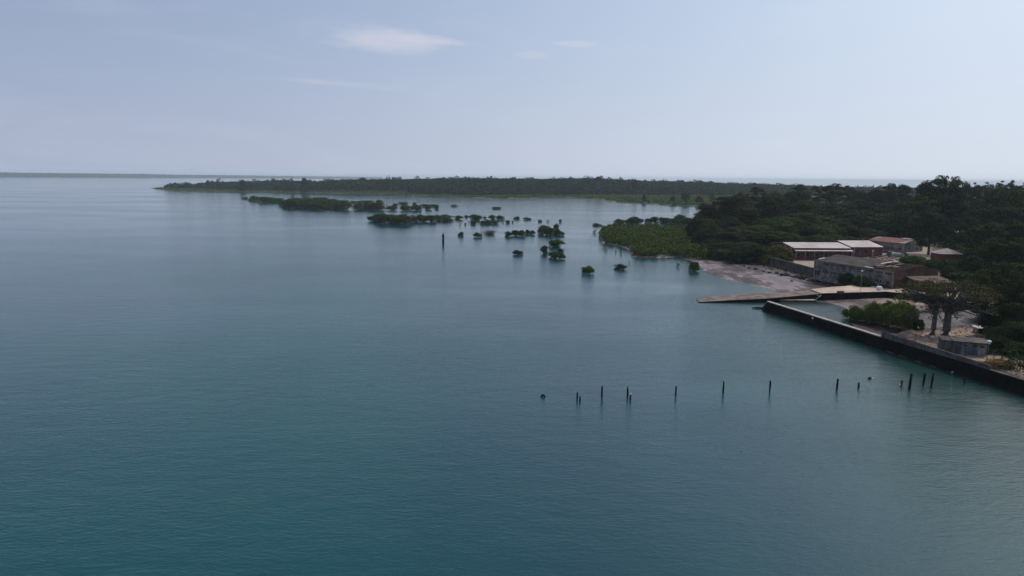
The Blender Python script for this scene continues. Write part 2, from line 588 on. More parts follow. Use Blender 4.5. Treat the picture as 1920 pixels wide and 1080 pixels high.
def ground_h(X, Y):
    X, Y = np.asarray(X, float), np.asarray(Y, float)
    dL, dB, dT = sdf(X, Y, LAND), sdf(X, Y, BANK), sdf(X, Y, THICK)
    n = fbm(X, Y, 14, 3) - 0.5
    h = np.where(dL < 0, -0.92 + 0.9 * np.exp(dL * 0.3), np.minimum(0.04 * dL, 0.8 + 0.006 * dL)) + n * 0.3 * sstep(1, 14, dL)
    h = np.maximum(h, np.where(dT > -6, np.minimum(0.04 * dT, 0.25), -9))
    b = sstep(-0.3, 2.2, dB)
    hill = 1.0 * sstep(335, 420, Y) + 5.5 * sstep(400, 640, Y + 0.25 * X)
    h = h * (1 - b) + b * (3.0 + hill + (fbm(X, Y, 9, 11) - 0.5) * 0.35)
    return h


def gz(x, y):
    return float(ground_h(np.array([x]), np.array([y]))[0])


xs = np.concatenate([np.arange(20, 56, 4.0), np.arange(56, 240, 1.0), np.arange(240, 340, 4.0), np.arange(340, 901, 14.0)])
ys = np.concatenate([np.arange(-40, 110, 6.0), np.arange(110, 370, 1.0), np.arange(370, 560, 4.0), np.arange(560, 1001, 12.0)])
GX, GY = np.meshgrid(xs, ys, indexing='ij')
GZ = ground_h(GX, GY)


def grid_mesh(name, GX, GY, GZ, keep, attr=None):
    nx, ny = GX.shape
    idx = np.arange(nx * ny).reshape(nx, ny)
    f = np.stack([idx[:-1, :-1], idx[1:, :-1], idx[1:, 1:], idx[:-1, 1:]], -1).reshape(-1, 4)
    kf = (keep[:-1, :-1] | keep[1:, :-1] | keep[1:, 1:] | keep[:-1, 1:]).reshape(-1)
    f = f[kf]
    used = np.unique(f)
    mp = -np.ones(nx * ny, int)
    mp[used] = np.arange(len(used))
    V = np.stack([GX, GY, GZ], -1).reshape(-1, 3)[used]
    return quads_mesh(name, V, mp[f], {k: a.reshape(-1)[used] for k, a in (attr or {}).items()}, smooth=True)


def quads_mesh(name, V, F, attr=None, smooth=False):
    me = bpy.data.meshes.new(name)
    nv, nf = len(V), len(F)
    k = F.shape[1]
    me.vertices.add(nv)
    me.vertices.foreach_set('co', np.ascontiguousarray(V, np.float32).reshape(-1))
    me.loops.add(nf * k)
    me.loops.foreach_set('vertex_index', np.ascontiguousarray(F, np.int32).reshape(-1))
    me.polygons.add(nf)
    me.polygons.foreach_set('loop_start', np.arange(0, nf * k, k, dtype=np.int32))
    me.polygons.foreach_set('loop_total', np.full(nf, k, np.int32))
    me.polygons.foreach_set('use_smooth', np.full(nf, smooth, bool))
    for n, a in (attr or {}).items():
        at = me.attributes.new(n, 'FLOAT', 'POINT')
        at.data.foreach_set('value', np.ascontiguousarray(a, np.float32))
    me.update(calc_edges=True)
    me.validate()
    return me


def ground_material():
    m, nt, N, L, b = mat_new('ground')

    def at(n):
        a = N.new('ShaderNodeAttribute')
        a.attribute_name = n
        return a.outputs['Fac']
    n1 = noise(nt, 0.06, 5, 0.62, stretch=((1.6, 0.55, 1), (0, 0, R(-12))))
    n2 = noise(nt, 0.7, 5, 0.7)
    n3 = noise(nt, 4.0, 3, 0.7)
    mud = ramp(nt, n1, [(0.43, (0.035, 0.023, 0.023)), (0.495, (0.07, 0.047, 0.047)), (0.54, (0.22, 0.165, 0.175)), (0.62, (0.12, 0.085, 0.085))])
    soil = ramp(nt, n2, [(0.35, (0.05, 0.038, 0.03)), (0.65, (0.13, 0.092, 0.072))])
    debris_shade = ramp(nt, n2, [(0.40, (0.022, 0.017, 0.016)), (0.54, (0.05, 0.036, 0.032)), (0.68, (0.20, 0.155, 0.135))])  # rubble tones; the dark stops also paint in tree shade
    sand = ramp(nt, n2, [(0.36, (0.09, 0.065, 0.05)), (0.62, (0.36, 0.26, 0.20))])
    yard = ramp(nt, n2, [(0.35, (0.14, 0.11, 0.08)), (0.6, (0.40, 0.33, 0.26))])
    c = mixc(nt, at('bank'), mud, soil)
    c = mixc(nt, at('debris_shade'), c, debris_shade)
    c = mixc(nt, at('sand'), c, sand)
    c = mixc(nt, at('yard'), c, yard)
    c = mixc(nt, 0.6, c, ramp(nt, n3, [(0.3, (0.5, 0.5, 0.5)), (0.7, (1.2, 1.2, 1.2))]), 'MULTIPLY')
    b.inputs['Specular IOR Level'].default_value = 0.3
    L.new(c, b.inputs['Base Color'])
    wet = ramp(nt, n1, [(0.42, (0.7, 0.7, 0.7)), (0.58, (0.42, 0.42, 0.42))])
    r = mixc(nt, at('bank'), wet, (0.95, 0.95, 0.95))
    L.new(r, b.inputs['Roughness'])
    bp = N.new('ShaderNodeBump')
    bp.inputs['Strength'].default_value = 0.5
    bp.inputs['Distance'].default_value = 0.12
    L.new(n3, bp.inputs['Height'])
    L.new(bp.outputs[0], b.inputs['Normal'])
    return m


M['ground'] = ground_material()
dB = sdf(GX, GY, BANK)
dL = sdf(GX, GY, LAND)
yard_poly = [P(*a) for a in ((1440, 487, 3), (1527, 502, 3), (1560, 512, 3), (1530, 470, 3), (1470, 470, 3))]
yard2_poly = [P(*a) for a in ((1600, 500, 3), (1640, 468, 3), (1745, 465, 3), (1745, 486, 3), (1700, 500, 3))]
sand_poly = [P(*a) for a in ((1690, 636, 3), (1722, 625, 3), (1800, 616, 3), (1990, 622, 3), (2100, 760, 3), (1900, 715, 3), (1760, 668, 3))]
sand2_poly = [P(*a) for a in ((1560, 539, 2.5), (1600, 534, 2.5), (1700, 540, 3), (1740, 560, 3), (1660, 556, 3))]
rub_shade_poly = [P(*a) for a in ((1708, 572, 1.5), (1860, 583, 1.5), (1880, 606, 2), (1790, 614, 2), (1716, 617, 2))]  # rubble behind the baobabs, with the trees' cast shade painted into its colour
dbl = np.clip(sstep(-1, 2, sdf(GX, GY, rub_shade_poly)) + sstep(8, 2, np.abs(dB + 5)) * sstep(2, 8, dL) + 0.9 * sstep(1, 3, dB) * (GX < 150) * (GY < 205), 0, 1)  # real rubble along the bank; behind the quay it doubles as painted tree shade
attrs = dict(bank=sstep(-3, 1, dB), debris_shade=dbl, yard=np.maximum(sstep(-1.5, 1.5, sdf(GX, GY, yard_poly)), sstep(-1.5, 1.5, sdf(GX, GY, yard2_poly))),
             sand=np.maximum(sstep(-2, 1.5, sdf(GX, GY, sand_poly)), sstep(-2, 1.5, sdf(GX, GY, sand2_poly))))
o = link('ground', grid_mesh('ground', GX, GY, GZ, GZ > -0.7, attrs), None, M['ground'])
tag(o, kind='structure')

# peninsula on the far side of the bay and the low shore of the opposite coast
pen_shore = [P(*a) for a in ((286, 353.5), (320, 357), (400, 358.5), (500, 360), (600, 361.5), (660, 362.5), (740, 363.5), (765, 366.5), (800, 366.8), (850, 369), (900, 371),
                             (950, 372), (1008, 371.2), (1016, 369.5), (1086, 369.8), (1090, 372), (1126, 373), (1132, 375.5), (1152, 378), (1200, 380.5), (1250, 384), (1330, 387))]
PEN = pen_shore + [(500, 940), (3200, 1100), (3200, 4200), (-200, 3600), (-800, 2600), P(300, 349.5)]
px_ = np.arange(-1100, 3200, 22.0)
py_ = np.concatenate([np.arange(880, 2400, 14.0), np.arange(2400, 4200, 60.0)])
PX, PYY = np.meshgrid(px_, py_, indexing='ij')
dP = sdf(PX, PYY, PEN)


def pen_h(X, Y):
    d = sdf(X, Y, PEN)
    return np.where(d < 0, d * 0.05, np.minimum(d * 0.02, 0.5)) + 11.0 * sstep(250, 900, d) * (0.7 + 0.6 * fbm(X, Y, 500, 5, 2))


def flat_mat(name, stops, scale):
    m, nt, N, L, b = mat_new(name)
    L.new(ramp(nt, noise(nt, scale, 5, 0.65), stops), b.inputs['Base Color'])
    b.inputs['Roughness'].default_value = 0.95
    return m


M['pen_soil'] = flat_mat('peninsula_soil', [(0.4, (0.05, 0.06, 0.03)), (0.65, (0.09, 0.085, 0.05))], 0.02)
o = link('peninsula_ground', grid_mesh('peninsula_ground', PX, PYY, pen_h(PX, PYY), dP > -20), None, M['pen_soil'])
tag(o, kind='structure')


# ------------------------------------------------------------------ foliage
def leaves(C, Nn, Sz, rs, aspect=0.62, kink=0.25):
    """diamond leaf clusters: centres, normals, sizes -> vertex and face arrays"""
    n = len(C)
    Nn = Nn / (np.linalg.norm(Nn, axis=1, keepdims=True) + 1e-9)
    A = rs.normal(size=(n, 3))
    T = np.cross(Nn, A)
    T /= np.linalg.norm(T, axis=1, keepdims=True) + 1e-9
    B = np.cross(Nn, T)
    s = Sz[:, None]
    k = (rs.rand(n, 1) - 0.5) * kink
    V = np.stack([C - T * s * 0.5 + Nn * s * k, C - B * s * 0.5 * aspect, C + T * s * 0.5 + Nn * s * k, C + B * s * 0.5 * aspect], 1).reshape(-1, 3)
    F = np.arange(4 * n).reshape(n, 4)
    return V, F


def rdir(rs, n, up=0.0):
    d = rs.normal(size=(n, 3))
    d[:, 2] += up
    return d / np.linalg.norm(d, axis=1, keepdims=True)


def puffs_mesh(name, puffs, rs, dens=1.0, size=0.7, up=0.35, jit=0.55, lowcut=-0.35):
    """puffs: list of (cx,cy,cz, rx,ry,rz) ellipsoids whose shells carry the leaves"""
    Cs, Ns, Ss = [], [], []
    for (cx, cy, cz, rx, ry, rz) in puffs:
        area = 4 * (rx * ry + rx * rz + ry * rz) / 3 * math.pi
        n = max(8, int(area * dens * 1.9 / (size * size)))
        d = rdir(rs, n, up)
        d = d[d[:, 2] > lowcut]
        rr = 0.55 + 0.62 * rs.rand(len(d), 1) ** 0.7
        Cs.append(np.array([cx, cy, cz]) + d * rr * np.array([rx, ry, rz]))
        Ns.append(d * np.array([1 / rx, 1 / ry, 1 / rz]) * min(rx, ry, rz) + rs.normal(size=d.shape) * jit)
        Ss.append(size * (0.55 + 0.9 * rs.rand(len(d))))
    C, Nn, Sz = np.concatenate(Cs), np.concatenate(Ns), np.concatenate(Ss)
    V, F = leaves(C, Nn, Sz, rs)
    return quads_mesh(name, V, F)


def crown_puffs(kind, W, H, rs):
    """crown volumes for a tree W wide and H high"""
    out = []
    r = W / 2
    if kind == 'dome':
        for i in range(30):
            a, e = rs.rand() * 6.283, math.asin(rs.rand() ** 0.8)
            q = 0.62 + 0.14 * rs.rand()
            pr = r * (0.24 + 0.14 * rs.rand())
            out.append((math.cos(a) * math.cos(e) * r * q, math.sin(a) * math.cos(e) * r * q, H * 0.34 + math.sin(e) * H * 0.54, pr, pr, pr * 0.9))
        for i in range(16):
            a = rs.rand() * 6.283
            pr = r * (0.22 + 0.1 * rs.rand())
            out.append((math.cos(a) * r * 0.70, math.sin(a) * r * 0.70, H * (0.08 + 0.3 * rs.rand()), pr, pr, pr * 0.9))
        out.append((0, 0, H * 0.45, r * 0.68, r * 0.68, H * 0.42))
    elif kind == 'round':
        for i in range(40):
            d = rdir(rs, 1, 0.3)[0]
            pr = r * (0.20 + 0.12 * rs.rand())
            out.append((d[0] * r * 0.78, d[1] * r * 0.78, H * 0.56 + d[2] * H * 0.36, pr, pr, pr * 0.9))
        out.append((0, 0, H * 0.55, r * 0.74, r * 0.74, H * 0.36))
    elif kind == 'layered':
        out.append((0, 0, H * 0.42, r * 0.55, r * 0.55, H * 0.36))
        for i in range(50):
            t = rs.rand()
            z = H * (0.12 + 0.84 * t)
            a = rs.rand() * 6.283
            rad = r * (0.85 - 0.35 * t) * (0.35 + 0.65 * rs.rand())
            pr = r * (0.20 + 0.14 * rs.rand())
            out.append((math.cos(a) * rad, math.sin(a) * rad, z, pr * 1.15, pr * 1.15, pr * 0.66))
    elif kind == 'ragged':
        out.append((0, 0, H * 0.40, r * 0.5, r * 0.5, H * 0.30))
        for i in range(38):
            d = rdir(rs, 1, 0.4)[0]
            q = 0.55 + 0.4 * rs.rand()
            pr = r * (0.13 + 0.17 * rs.rand())
            out.append((d[0] * r * q, d[1] * r * q, H * 0.5 + d[2] * H * 0.44 * (0.5 + 0.5 * q), pr, pr * (0.8 + 0.4 * rs.rand()), pr * 0.65))
    elif kind == 'umbrella':
        for i in range(34):
            a = rs.rand() * 6.283
            q = rs.rand() ** 0.55
            pr = r * (0.14 + 0.08 * rs.rand())
            out.append((math.cos(a) * r * q * 0.92, math.sin(a) * r * q * 0.92, H * (0.93 - 0.20 * q ** 2.2) - pr * 0.3 - (rs.rand() ** 2) * H * 0.22, pr * 1.3, pr * 1.3, pr * 0.42))
    return out


def trunk_mb(W, H, puffs, rs, r0=0.45, fork=0.3, n_limb=9):
    m = MB()
    top = Vector((rs.normal() * 0.3, rs.normal() * 0.3, H * fork))
    m.tube([(0, 0, -0.8), (0, 0, 0.3), (top.x * 0.5, top.y * 0.5, H * fork * 0.5), tuple(top)], [r0 * 1.5, r0 * 1.15, r0 * 0.9, r0 * 0.8], 8)
    idx = list(range(len(puffs)))
    rs.shuffle(idx)
    for i in idx[:n_limb]:
        p = Vector(puffs[i][:3])
        mid = top.lerp(p, 0.5) + Vector((0, 0, H * 0.04))
        m.tube([tuple(top - Vector((0, 0, H * 0.03))), tuple(mid), tuple(p)], [r0 * 0.5, r0 * 0.3, r0 * 0.12], 5)
    return m


PROTO = {}
HIDDEN = []


def make_proto(key, kind, W, H, mat, seed, size=0.6, dens=1.0, r0=0.45, fork=0.3, bark='bark', jit=0.35, n_limb=9):
    rs = np.random.RandomState(seed)
    pf = crown_puffs(kind, W, H, rs)
    cm = puffs_mesh('crown', pf, rs, dens, size, jit=jit)
    cm.materials.append(M[mat])
    co = np.zeros(len(cm.vertices) * 3)
    cm.vertices.foreach_get('co', co)
    co = co.reshape(-1, 3)
    Wn, Hn = np.percentile(np.hypot(co[:, 0], co[:, 1]), 97) * 2, np.percentile(co[:, 2], 99.8)
    tm = trunk_mb(W, H, pf, rs, r0, fork, n_limb).mesh('trunk')
    tm.materials.append(M[bark])
    PROTO[key] = (cm, tm, Wn, Hn)


make_proto('dome_a', 'dome', 15, 13, 'leaf_dark', 1)
make_proto('dome_b', 'dome', 15, 13, 'leaf_olive', 2)
make_proto('dome_c', 'dome', 15, 13, 'leaf_green', 3)
make_proto('dome_d', 'dome', 15, 13, 'leaf_brown', 4)
make_proto('round_a', 'round', 14, 17, 'leaf_dark', 5, 0.6, 1.1)
make_proto('round_b', 'round', 14, 17, 'leaf_green', 6, 0.6, 1.1)
make_proto('round_c', 'round', 14, 17, 'leaf_olive', 43, 0.6, 1.1)
make_proto('layer_a', 'layered', 16, 22, 'leaf_dark', 7, 0.6, 1.0, 0.6, 0.5)
make_proto('layer_b', 'layered', 16, 22, 'leaf_olive', 8, 0.6, 1.0, 0.6, 0.5)
make_proto('layer_c', 'layered', 15, 18, 'leaf_brown', 9, 0.6, 0.9, 0.5, 0.45)
make_proto('ragged_a', 'ragged', 14, 20, 'leaf_dark', 10, 0.58, 1.0, 0.55, 0.45)
make_proto('ragged_b', 'ragged', 14, 20, 'leaf_olive', 11, 0.58, 0.85, 0.55, 0.45)
make_proto('thin_a', 'umbrella', 12, 20, 'leaf_dark', 12, 0.7, 0.7, 0.4, 0.72, 'bark', 0.6, 14)
make_proto('umb_a', 'umbrella', 20, 14, 'leaf_olive', 13, 0.6, 0.75, 0.6, 0.35, 'bark_grey', 0.6, 22)
make_proto('fine_a', 'dome', 15, 13, 'leaf_dark', 41, 0.38)
make_proto('fine_b', 'ragged', 14, 14, 'leaf_brown', 42, 0.38)
make_proto('shrub_a', 'dome', 5, 3.4, 'leaf_green', 14, 0.35, 1.0, 0.08, 0.3)
make_proto('shrub_b', 'dome', 5, 3.4, 'leaf_dark', 15, 0.35, 1.0, 0.08, 0.3)
make_proto('shrub_y', 'dome', 5, 3.4, 'leaf_yellow', 16, 0.35, 0.9, 0.08, 0.3)
make_proto('shrub_o', 'dome', 5, 3.4, 'leaf_orange', 17, 0.32, 0.8, 0.08, 0.3)

TREE_WORDS = {'round_c': 'dense rounded olive tree', 'fine_a': 'broad dark tree', 'fine_b': 'ragged brownish tree', 'dome_a': 'broad dark tree', 'dome_b': 'broad olive tree', 'dome_c': 'broad green tree', 'dome_d': 'broad brownish tree',
              'round_a': 'dense rounded dark tree', 'round_b': 'dense rounded green tree', 'layer_a': 'tall layered dark tree',
              'layer_b': 'tall layered olive tree', 'layer_c': 'loose layered brownish tree', 'ragged_a': 'tall ragged dark tree',
              'ragged_b': 'tall ragged olive tree', 'thin_a': 'thin flat-topped tree', 'umb_a': 'wide umbrella shaped tree',
              'shrub_a': 'low green shrub', 'shrub_b': 'low dark shrub', 'shrub_y': 'yellowish shrub', 'shrub_o': 'dry brown shrub'}


def place_plant(name, key, x, y, z, w, h, label, cat, group=None, rz=None):
    cm, tm, W, H = PROTO[key]
    e = empty(name, (x, y, z), rz if rz is not None else random.uniform(0, 6.28), label, cat, group)
    e.scale = (w / W, w / W, h / H)
    link('crown', cm, e)
    link('trunk' if 'shrub' not in key else 'stem', tm, e)
    return e


random.seed(7)
# rows of forest trees: (px of crown, py of its top, width in px, forward distance, kind)
rows = {
 'on the skyline of the right wood': [
    (1385, 362, 36, 520, 'dome_b'), (1418, 350, 40, 540, 'ragged_b'), (1452, 361, 44, 540, 'dome_b'), (1482, 361, 34, 560, 'dome_b'), (1503, 346, 34, 570, 'layer_b'),
    (1532, 350, 26, 580, 'ragged_b'), (1562, 344, 44, 570, 'ragged_a'), (1592, 348, 30, 580, 'ragged_a'), (1612, 358, 34, 590, 'dome_a'), (1640, 354, 32, 590, 'dome_d'),
    (1668, 344, 34, 580, 'layer_b'), (1697, 346, 28, 580, 'layer_a'), (1716, 366, 30, 560, 'dome_b')],
 'against the sky at the right edge': [
    (1738, 343, 34, 470, 'layer_a'), (1758, 329, 52, 440, 'ragged_a'), (1779, 346, 70, 430, 'dome_a'), (1799, 331, 38, 440, 'ragged_a'), (1829, 342, 22, 470, 'thin_a'), (1850, 341, 28, 480, 'thin_a'),
    (1880, 338, 24, 470, 'thin_a'), (1899, 338, 20, 470, 'ragged_a'), (1920, 342, 24, 470, 'thin_a'), (1888, 351, 76, 420, 'dome_c'), (1828, 360, 50, 450, 'ragged_a'), (1950, 350, 60, 420, 'ragged_a')],
 'in the second rank behind the sheds': [
    (1322, 388, 26, 470, 'layer_c'), (1345, 380, 36, 480, 'dome_b'), (1372, 372, 40, 480, 'layer_c'), (1405, 370, 42, 490, 'dome_b'), (1440, 374, 42, 480, 'dome_d'), (1474, 376, 40, 490, 'dome_d'),
    (1508, 372, 42, 500, 'dome_b'), (1545, 370, 44, 500, 'ragged_a'), (1580, 368, 44, 500, 'round_a'), (1615, 372, 42, 500, 'dome_a'), (1650, 370, 42, 500, 'dome_d'), (1684, 372, 44, 490, 'ragged_b'),
    (1716, 378, 40, 480, 'dome_b'), (1800, 372, 56, 420, 'ragged_a'), (1850, 378, 54, 400, 'ragged_a'), (1900, 382, 56, 390, 'layer_a'), (1945, 380, 56, 380, 'ragged_a')],
 'halfway up the slope behind the sheds': [
    (1310, 404, 24, 440, 'dome_a'), (1335, 400, 36, 430, 'layer_c'), (1366, 396, 42, 430, 'dome_d'), (1400, 394, 44, 430, 'layer_c'), (1438, 398, 44, 430, 'dome_b'), (1472, 404, 46, 425, 'dome_c'),
    (1508, 396, 44, 440, 'dome_b'), (1545, 398, 44, 440, 'round_a'), (1580, 396, 42, 450, 'ragged_a'), (1620, 384, 60, 430, 'round_a'), (1662, 390, 48, 440, 'dome_c'), (1697, 398, 42, 430, 'dome_b')],
 'on the slope above the shed roofs': [
    (1306, 409, 22, 405, 'round_a'), (1330, 420, 30, 390, 'dome_a'), (1352, 420, 40, 385, 'dome_d'), (1388, 416, 44, 385, 'dome_b'), (1424, 420, 46, 385, 'dome_b'), (1462, 414, 50, 390, 'dome_c'),
    (1500, 420, 48, 385, 'umb_a'), (1538, 424, 48, 385, 'dome_b'), (1574, 418, 46, 390, 'dome_a'), (1612, 424, 54, 385, 'umb_a'), (1650, 410, 48, 405, 'dome_c'), (1688, 412, 44, 405, 'dome_a')],
 'directly behind the long shed roofs': [
    (1400, 444, 50, 350, 'dome_d'), (1440, 438, 50, 355, 'dome_a'), (1480, 438, 46, 360, 'dome_b'), (1520, 440, 46, 362, 'dome_a'), (1556, 438, 46, 364, 'dome_b'), (1592, 434, 44, 368, 'dome_a'),
    (1628, 430, 36, 382, 'dome_a')],
 'by the mud shore left of the sheds': [
    (1352, 440, 40, 352, 'ragged_a'), (1366, 462, 40, 335, 'dome_b'), (1372, 436, 46, 355, 'layer_c'), (1410, 455, 36, 322, 'round_a'), (1388, 470, 34, 322, 'shrub_b'), (1434, 466, 30, 335, 'dome_b')],
 'beside the pale-roofed hut': [
    (1726, 375, 58, 405, 'ragged_a'), (1706, 398, 44, 402, 'round_a'), (1749, 404, 46, 352, 'round_a'), (1812, 408, 50, 385, 'dome_a'), (1836, 428, 44, 320, 'umb_a'), (1862, 418, 60, 300, 'dome_b'), (1905, 410, 60, 300, 'ragged_a'),
    (1945, 400, 60, 300, 'ragged_a')],
 'right of the long ruined shed': [
    (1842, 462, 44, 265, 'dome_a'), (1826, 484, 36, 250, 'dome_b'), (1868, 452, 60, 260, 'ragged_b'), (1908, 448, 66, 255, 'ragged_a'), (1850, 500, 50, 225, 'dome_d'), (1888, 490, 66, 220, 'dome_a'), (1930, 480, 66, 215, 'ragged_a'), (1836, 512, 36, 225, 'dome_b')],
 'at the right edge behind the quay': [
    (1868, 535, 50, 185, 'fine_a'), (1900, 520, 66, 180, 'fine_b'), (1940, 520, 70, 178, 'fine_a'), (1880, 572, 56, 160, 'fine_a'), (1915, 560, 70, 158, 'fine_b'), (1888, 610, 50, 148, 'fine_a'), (1935, 590, 80, 150, 'fine_a'), (1875, 632, 34, 147, 'fine_a'), (1915, 635, 50, 143, 'fine_a')],
}
n_tree = 0
for where, lst in rows.items():
    lst = sorted(lst)
    for i, (px, top, wp, Y, key) in enumerate(lst):
        if where not in ('against the sky at the right edge', 'on the skyline of the right wood'):
            top += random.choice([-6, -2, 2, 6, 10])
            wp *= random.uniform(0.85, 1.5) if px < 1640 else random.uniform(0.85, 1.05)
            Y += random.uniform(-10, 10) * Y / 400
        if 'sky' not in where and 'quay' not in where and random.random() < 0.55:
            key = {'dome_a': 'round_a', 'dome_b': 'round_c', 'dome_c': 'round_b'}.get(key, key)
        p = PY(px, top, Y)
        g = gz(p.x, p.y)
        h = max(3.0, p.z - g)
        w = wp * Y / FPX * (1.18 if 'sky' in where else 1.42)
        place_plant('tree' if 'shrub' not in key else 'shrub', key, p.x, p.y, g - 0.1, w, h,
                    '%s, %s from left %s' % (TREE_WORDS[key], ORD[i], where), 'tree', 'trees of the wood on the right shore')
        n_tree += 1

# shrubs round the buildings: px, py of the base, width px, height px, kind, label
shrubs = [
 (1462, 487, 40, 26, 'shrub_y', 'large dull yellow green shrub at the left end of the white-roofed shed'),
 (1440, 496, 26, 18, 'shrub_y', 'dull yellow shrub by the left end of the grey compound wall'),
 (1478, 491, 18, 9, 'shrub_y', 'small yellow shrub at the foot of the lamp post by the shed'),
 (1556, 525, 26, 17, 'shrub_b', 'dark green shrub against the left half of the long white wall'),
 (1590, 535, 30, 22, 'shrub_b', 'dark green shrub below the middle of the long white wall'),
 (1616, 538, 26, 19, 'shrub_b', 'green shrub to the left of the dry brown bush by the wharf'),
 (1632, 536, 26, 8, 'shrub_a', 'low bright green shrub beside the wharf road'),
 (1646, 537, 14, 11, 'shrub_o', 'dry reddish brown bush at the corner of the long ruined shed'),
 (1663, 541, 20, 8, 'shrub_o', 'dry brown brush heap next to the wharf road'),
 (1712, 494, 36, 13, 'shrub_a', 'wide green shrub in the yard under the dense round tree'),
 (1750, 503, 22, 15, 'shrub_a', 'rounded green shrub left of the pale-roofed hut front'),
 (1771, 507, 24, 18, 'shrub_a', 'tall rounded green shrub in front of the pale-roofed hut'),
 (1738, 500, 20, 11, 'shrub_y', 'yellow green shrub beside the ridge end of the ruined shed'),
 (1697, 491, 18, 6, 'shrub_y', 'low yellow brush beside the stacked pipes'),
 (1792, 500, 18, 12, 'shrub_b', 'dark shrub at the right wall of the pale-roofed hut'),
 (1786, 522, 34, 20, 'shrub_b', 'dark shrub beside the right end of the low store'),
 (1806, 512, 36, 22, 'shrub_a', 'large green shrub under the trees right of the low store'),
 (1776, 508, 26, 12, 'shrub_b', 'dark shrub between the low store and the tall rounded shrub'),
 (1800, 532, 36, 20, 'shrub_b', 'dark shrub right of the wide baobab crown'),
 (1722, 618, 16, 18, 'shrub_b', 'thin dark shrub left of the two thick baobab trunks'),
 (1800, 654, 30, 10, 'shrub_b', 'dark weeds growing along the front of the flat-roofed hut'),
 (1838, 662, 26, 12, 'shrub_b', 'dark weeds below the white wall of the flat-roofed hut'),
 (1872, 686, 40, 10, 'shrub_o', 'dry brown grass tuft beside the white dome street lamp'),
]
for px, py, wp, hp, key, lab in shrubs:
    p = P3(px, py, 2.6)
    g = gz(p.x, p.y)
    p = P3(px, py, g)
    k = math.hypot(p.x, p.y) / FPX
    place_plant('shrub', key, p.x, p.y, g - 0.05, wp * k * 1.1, max(0.8, hp * k), lab, 'shrub', 'shrubs among the buildings')


# ------------------------------------------------------------------ mangrove bushes standing in the water
def make_mangrove(seed, sparse=False):
    rs = np.random.RandomState(seed)
    W, H = 6.0, 4.2
    pf = []
    n = 34 if not sparse else 7
    for i in range(n):
        a = rs.rand() * 6.283
        q = rs.rand() ** 0.6
        pr = 0.75 + 0.5 * rs.rand()
        z = H * (0.80 - 0.34 * q * q) - rs.rand() ** 0.8 * H * 0.58
        pf.append((math.cos(a) * 2.15 * q, math.sin(a) * 2.15 * q, z, pr, pr, pr * (0.7 if not sparse else 0.45)))
    cm = puffs_mesh('crown', pf, rs, 1.0 if not sparse else 0.6, 0.34, up=0.3)
    cm.materials.append(M['leaf_mangrove'])
    m = MB()
    for i in range(11 if not sparse else 6):
        p = Vector(pf[i % len(pf)][:3])
        a = rs.rand() * 6.283
        q = 0.3 + 1.3 * rs.rand()
        f = Vector((p.x * 0.45 + math.cos(a) * q * 0.5, p.y * 0.45 + math.sin(a) * q * 0.5, -0.6)) if not sparse else Vector((0.05 * (i % 3), 0.05 * (i % 2), -0.6))
        m.tube([tuple(f), tuple(f.lerp(p, 0.45) + Vector((0, 0, 0.35))), tuple(p)], [0.07, 0.06, 0.03], 4)
        for k in range(2):
            s = f.lerp(p, 0.3) + Vector((0, 0, 0.2))
            aa = rs.rand() * 6.283
            e = Vector((s.x + math.cos(aa) * 0.7, s.y + math.sin(aa) * 0.7, -0.5))
            m.tube([tuple(s), tuple(s.lerp(e, 0.5) + Vector((0, 0, 0.25))), tuple(e)], [0.04, 0.035, 0.03], 4)
    tm = m.mesh('prop_roots')
    tm.materials.append(M['bark'])
    co = np.array([v.co[:] for v in cm.vertices])
    return cm, tm, np.percentile(np.hypot(co[:, 0], co[:, 1]), 96) * 2, co[:, 2].max() * 0.97


MG = [make_mangrove(s) for s in (21, 22, 23, 24, 25)]
MGS = [make_mangrove(s, True) for s in (31, 32)]


def make_dry(seed):
    rs = np.random.RandomState(seed)
    m = MB()
    for i in range(120):
        a = rs.rand() * 6.283
        l = 2.2 + 2.0 * rs.rand()
        s = Vector((rs.normal() * 1.1, rs.normal() * 1.1, -0.3))
        d = Vector((math.cos(a) * 0.8, math.sin(a) * 0.8, 0.5 + rs.rand())).normalized()
        e = s + d * l
        mid = s.lerp(e, 0.5) + Vector((0, 0, 0.2))
        m.tube([tuple(s), tuple(mid), tuple(e)], [0.06, 0.04, 0.015], 3)
        for k in range(3):
            q = s.lerp(e, 0.4 + 0.2 * k)
            b = rs.rand() * 6.283
            m.tube([tuple(q), tuple(q + Vector((math.cos(b), math.sin(b), 1.1)) * 0.7)], [0.03, 0.01], 3)
    me = m.mesh('dry_bush')
    me.materials.append(M['bark_grey'])
    return me, 7.5, 3.6


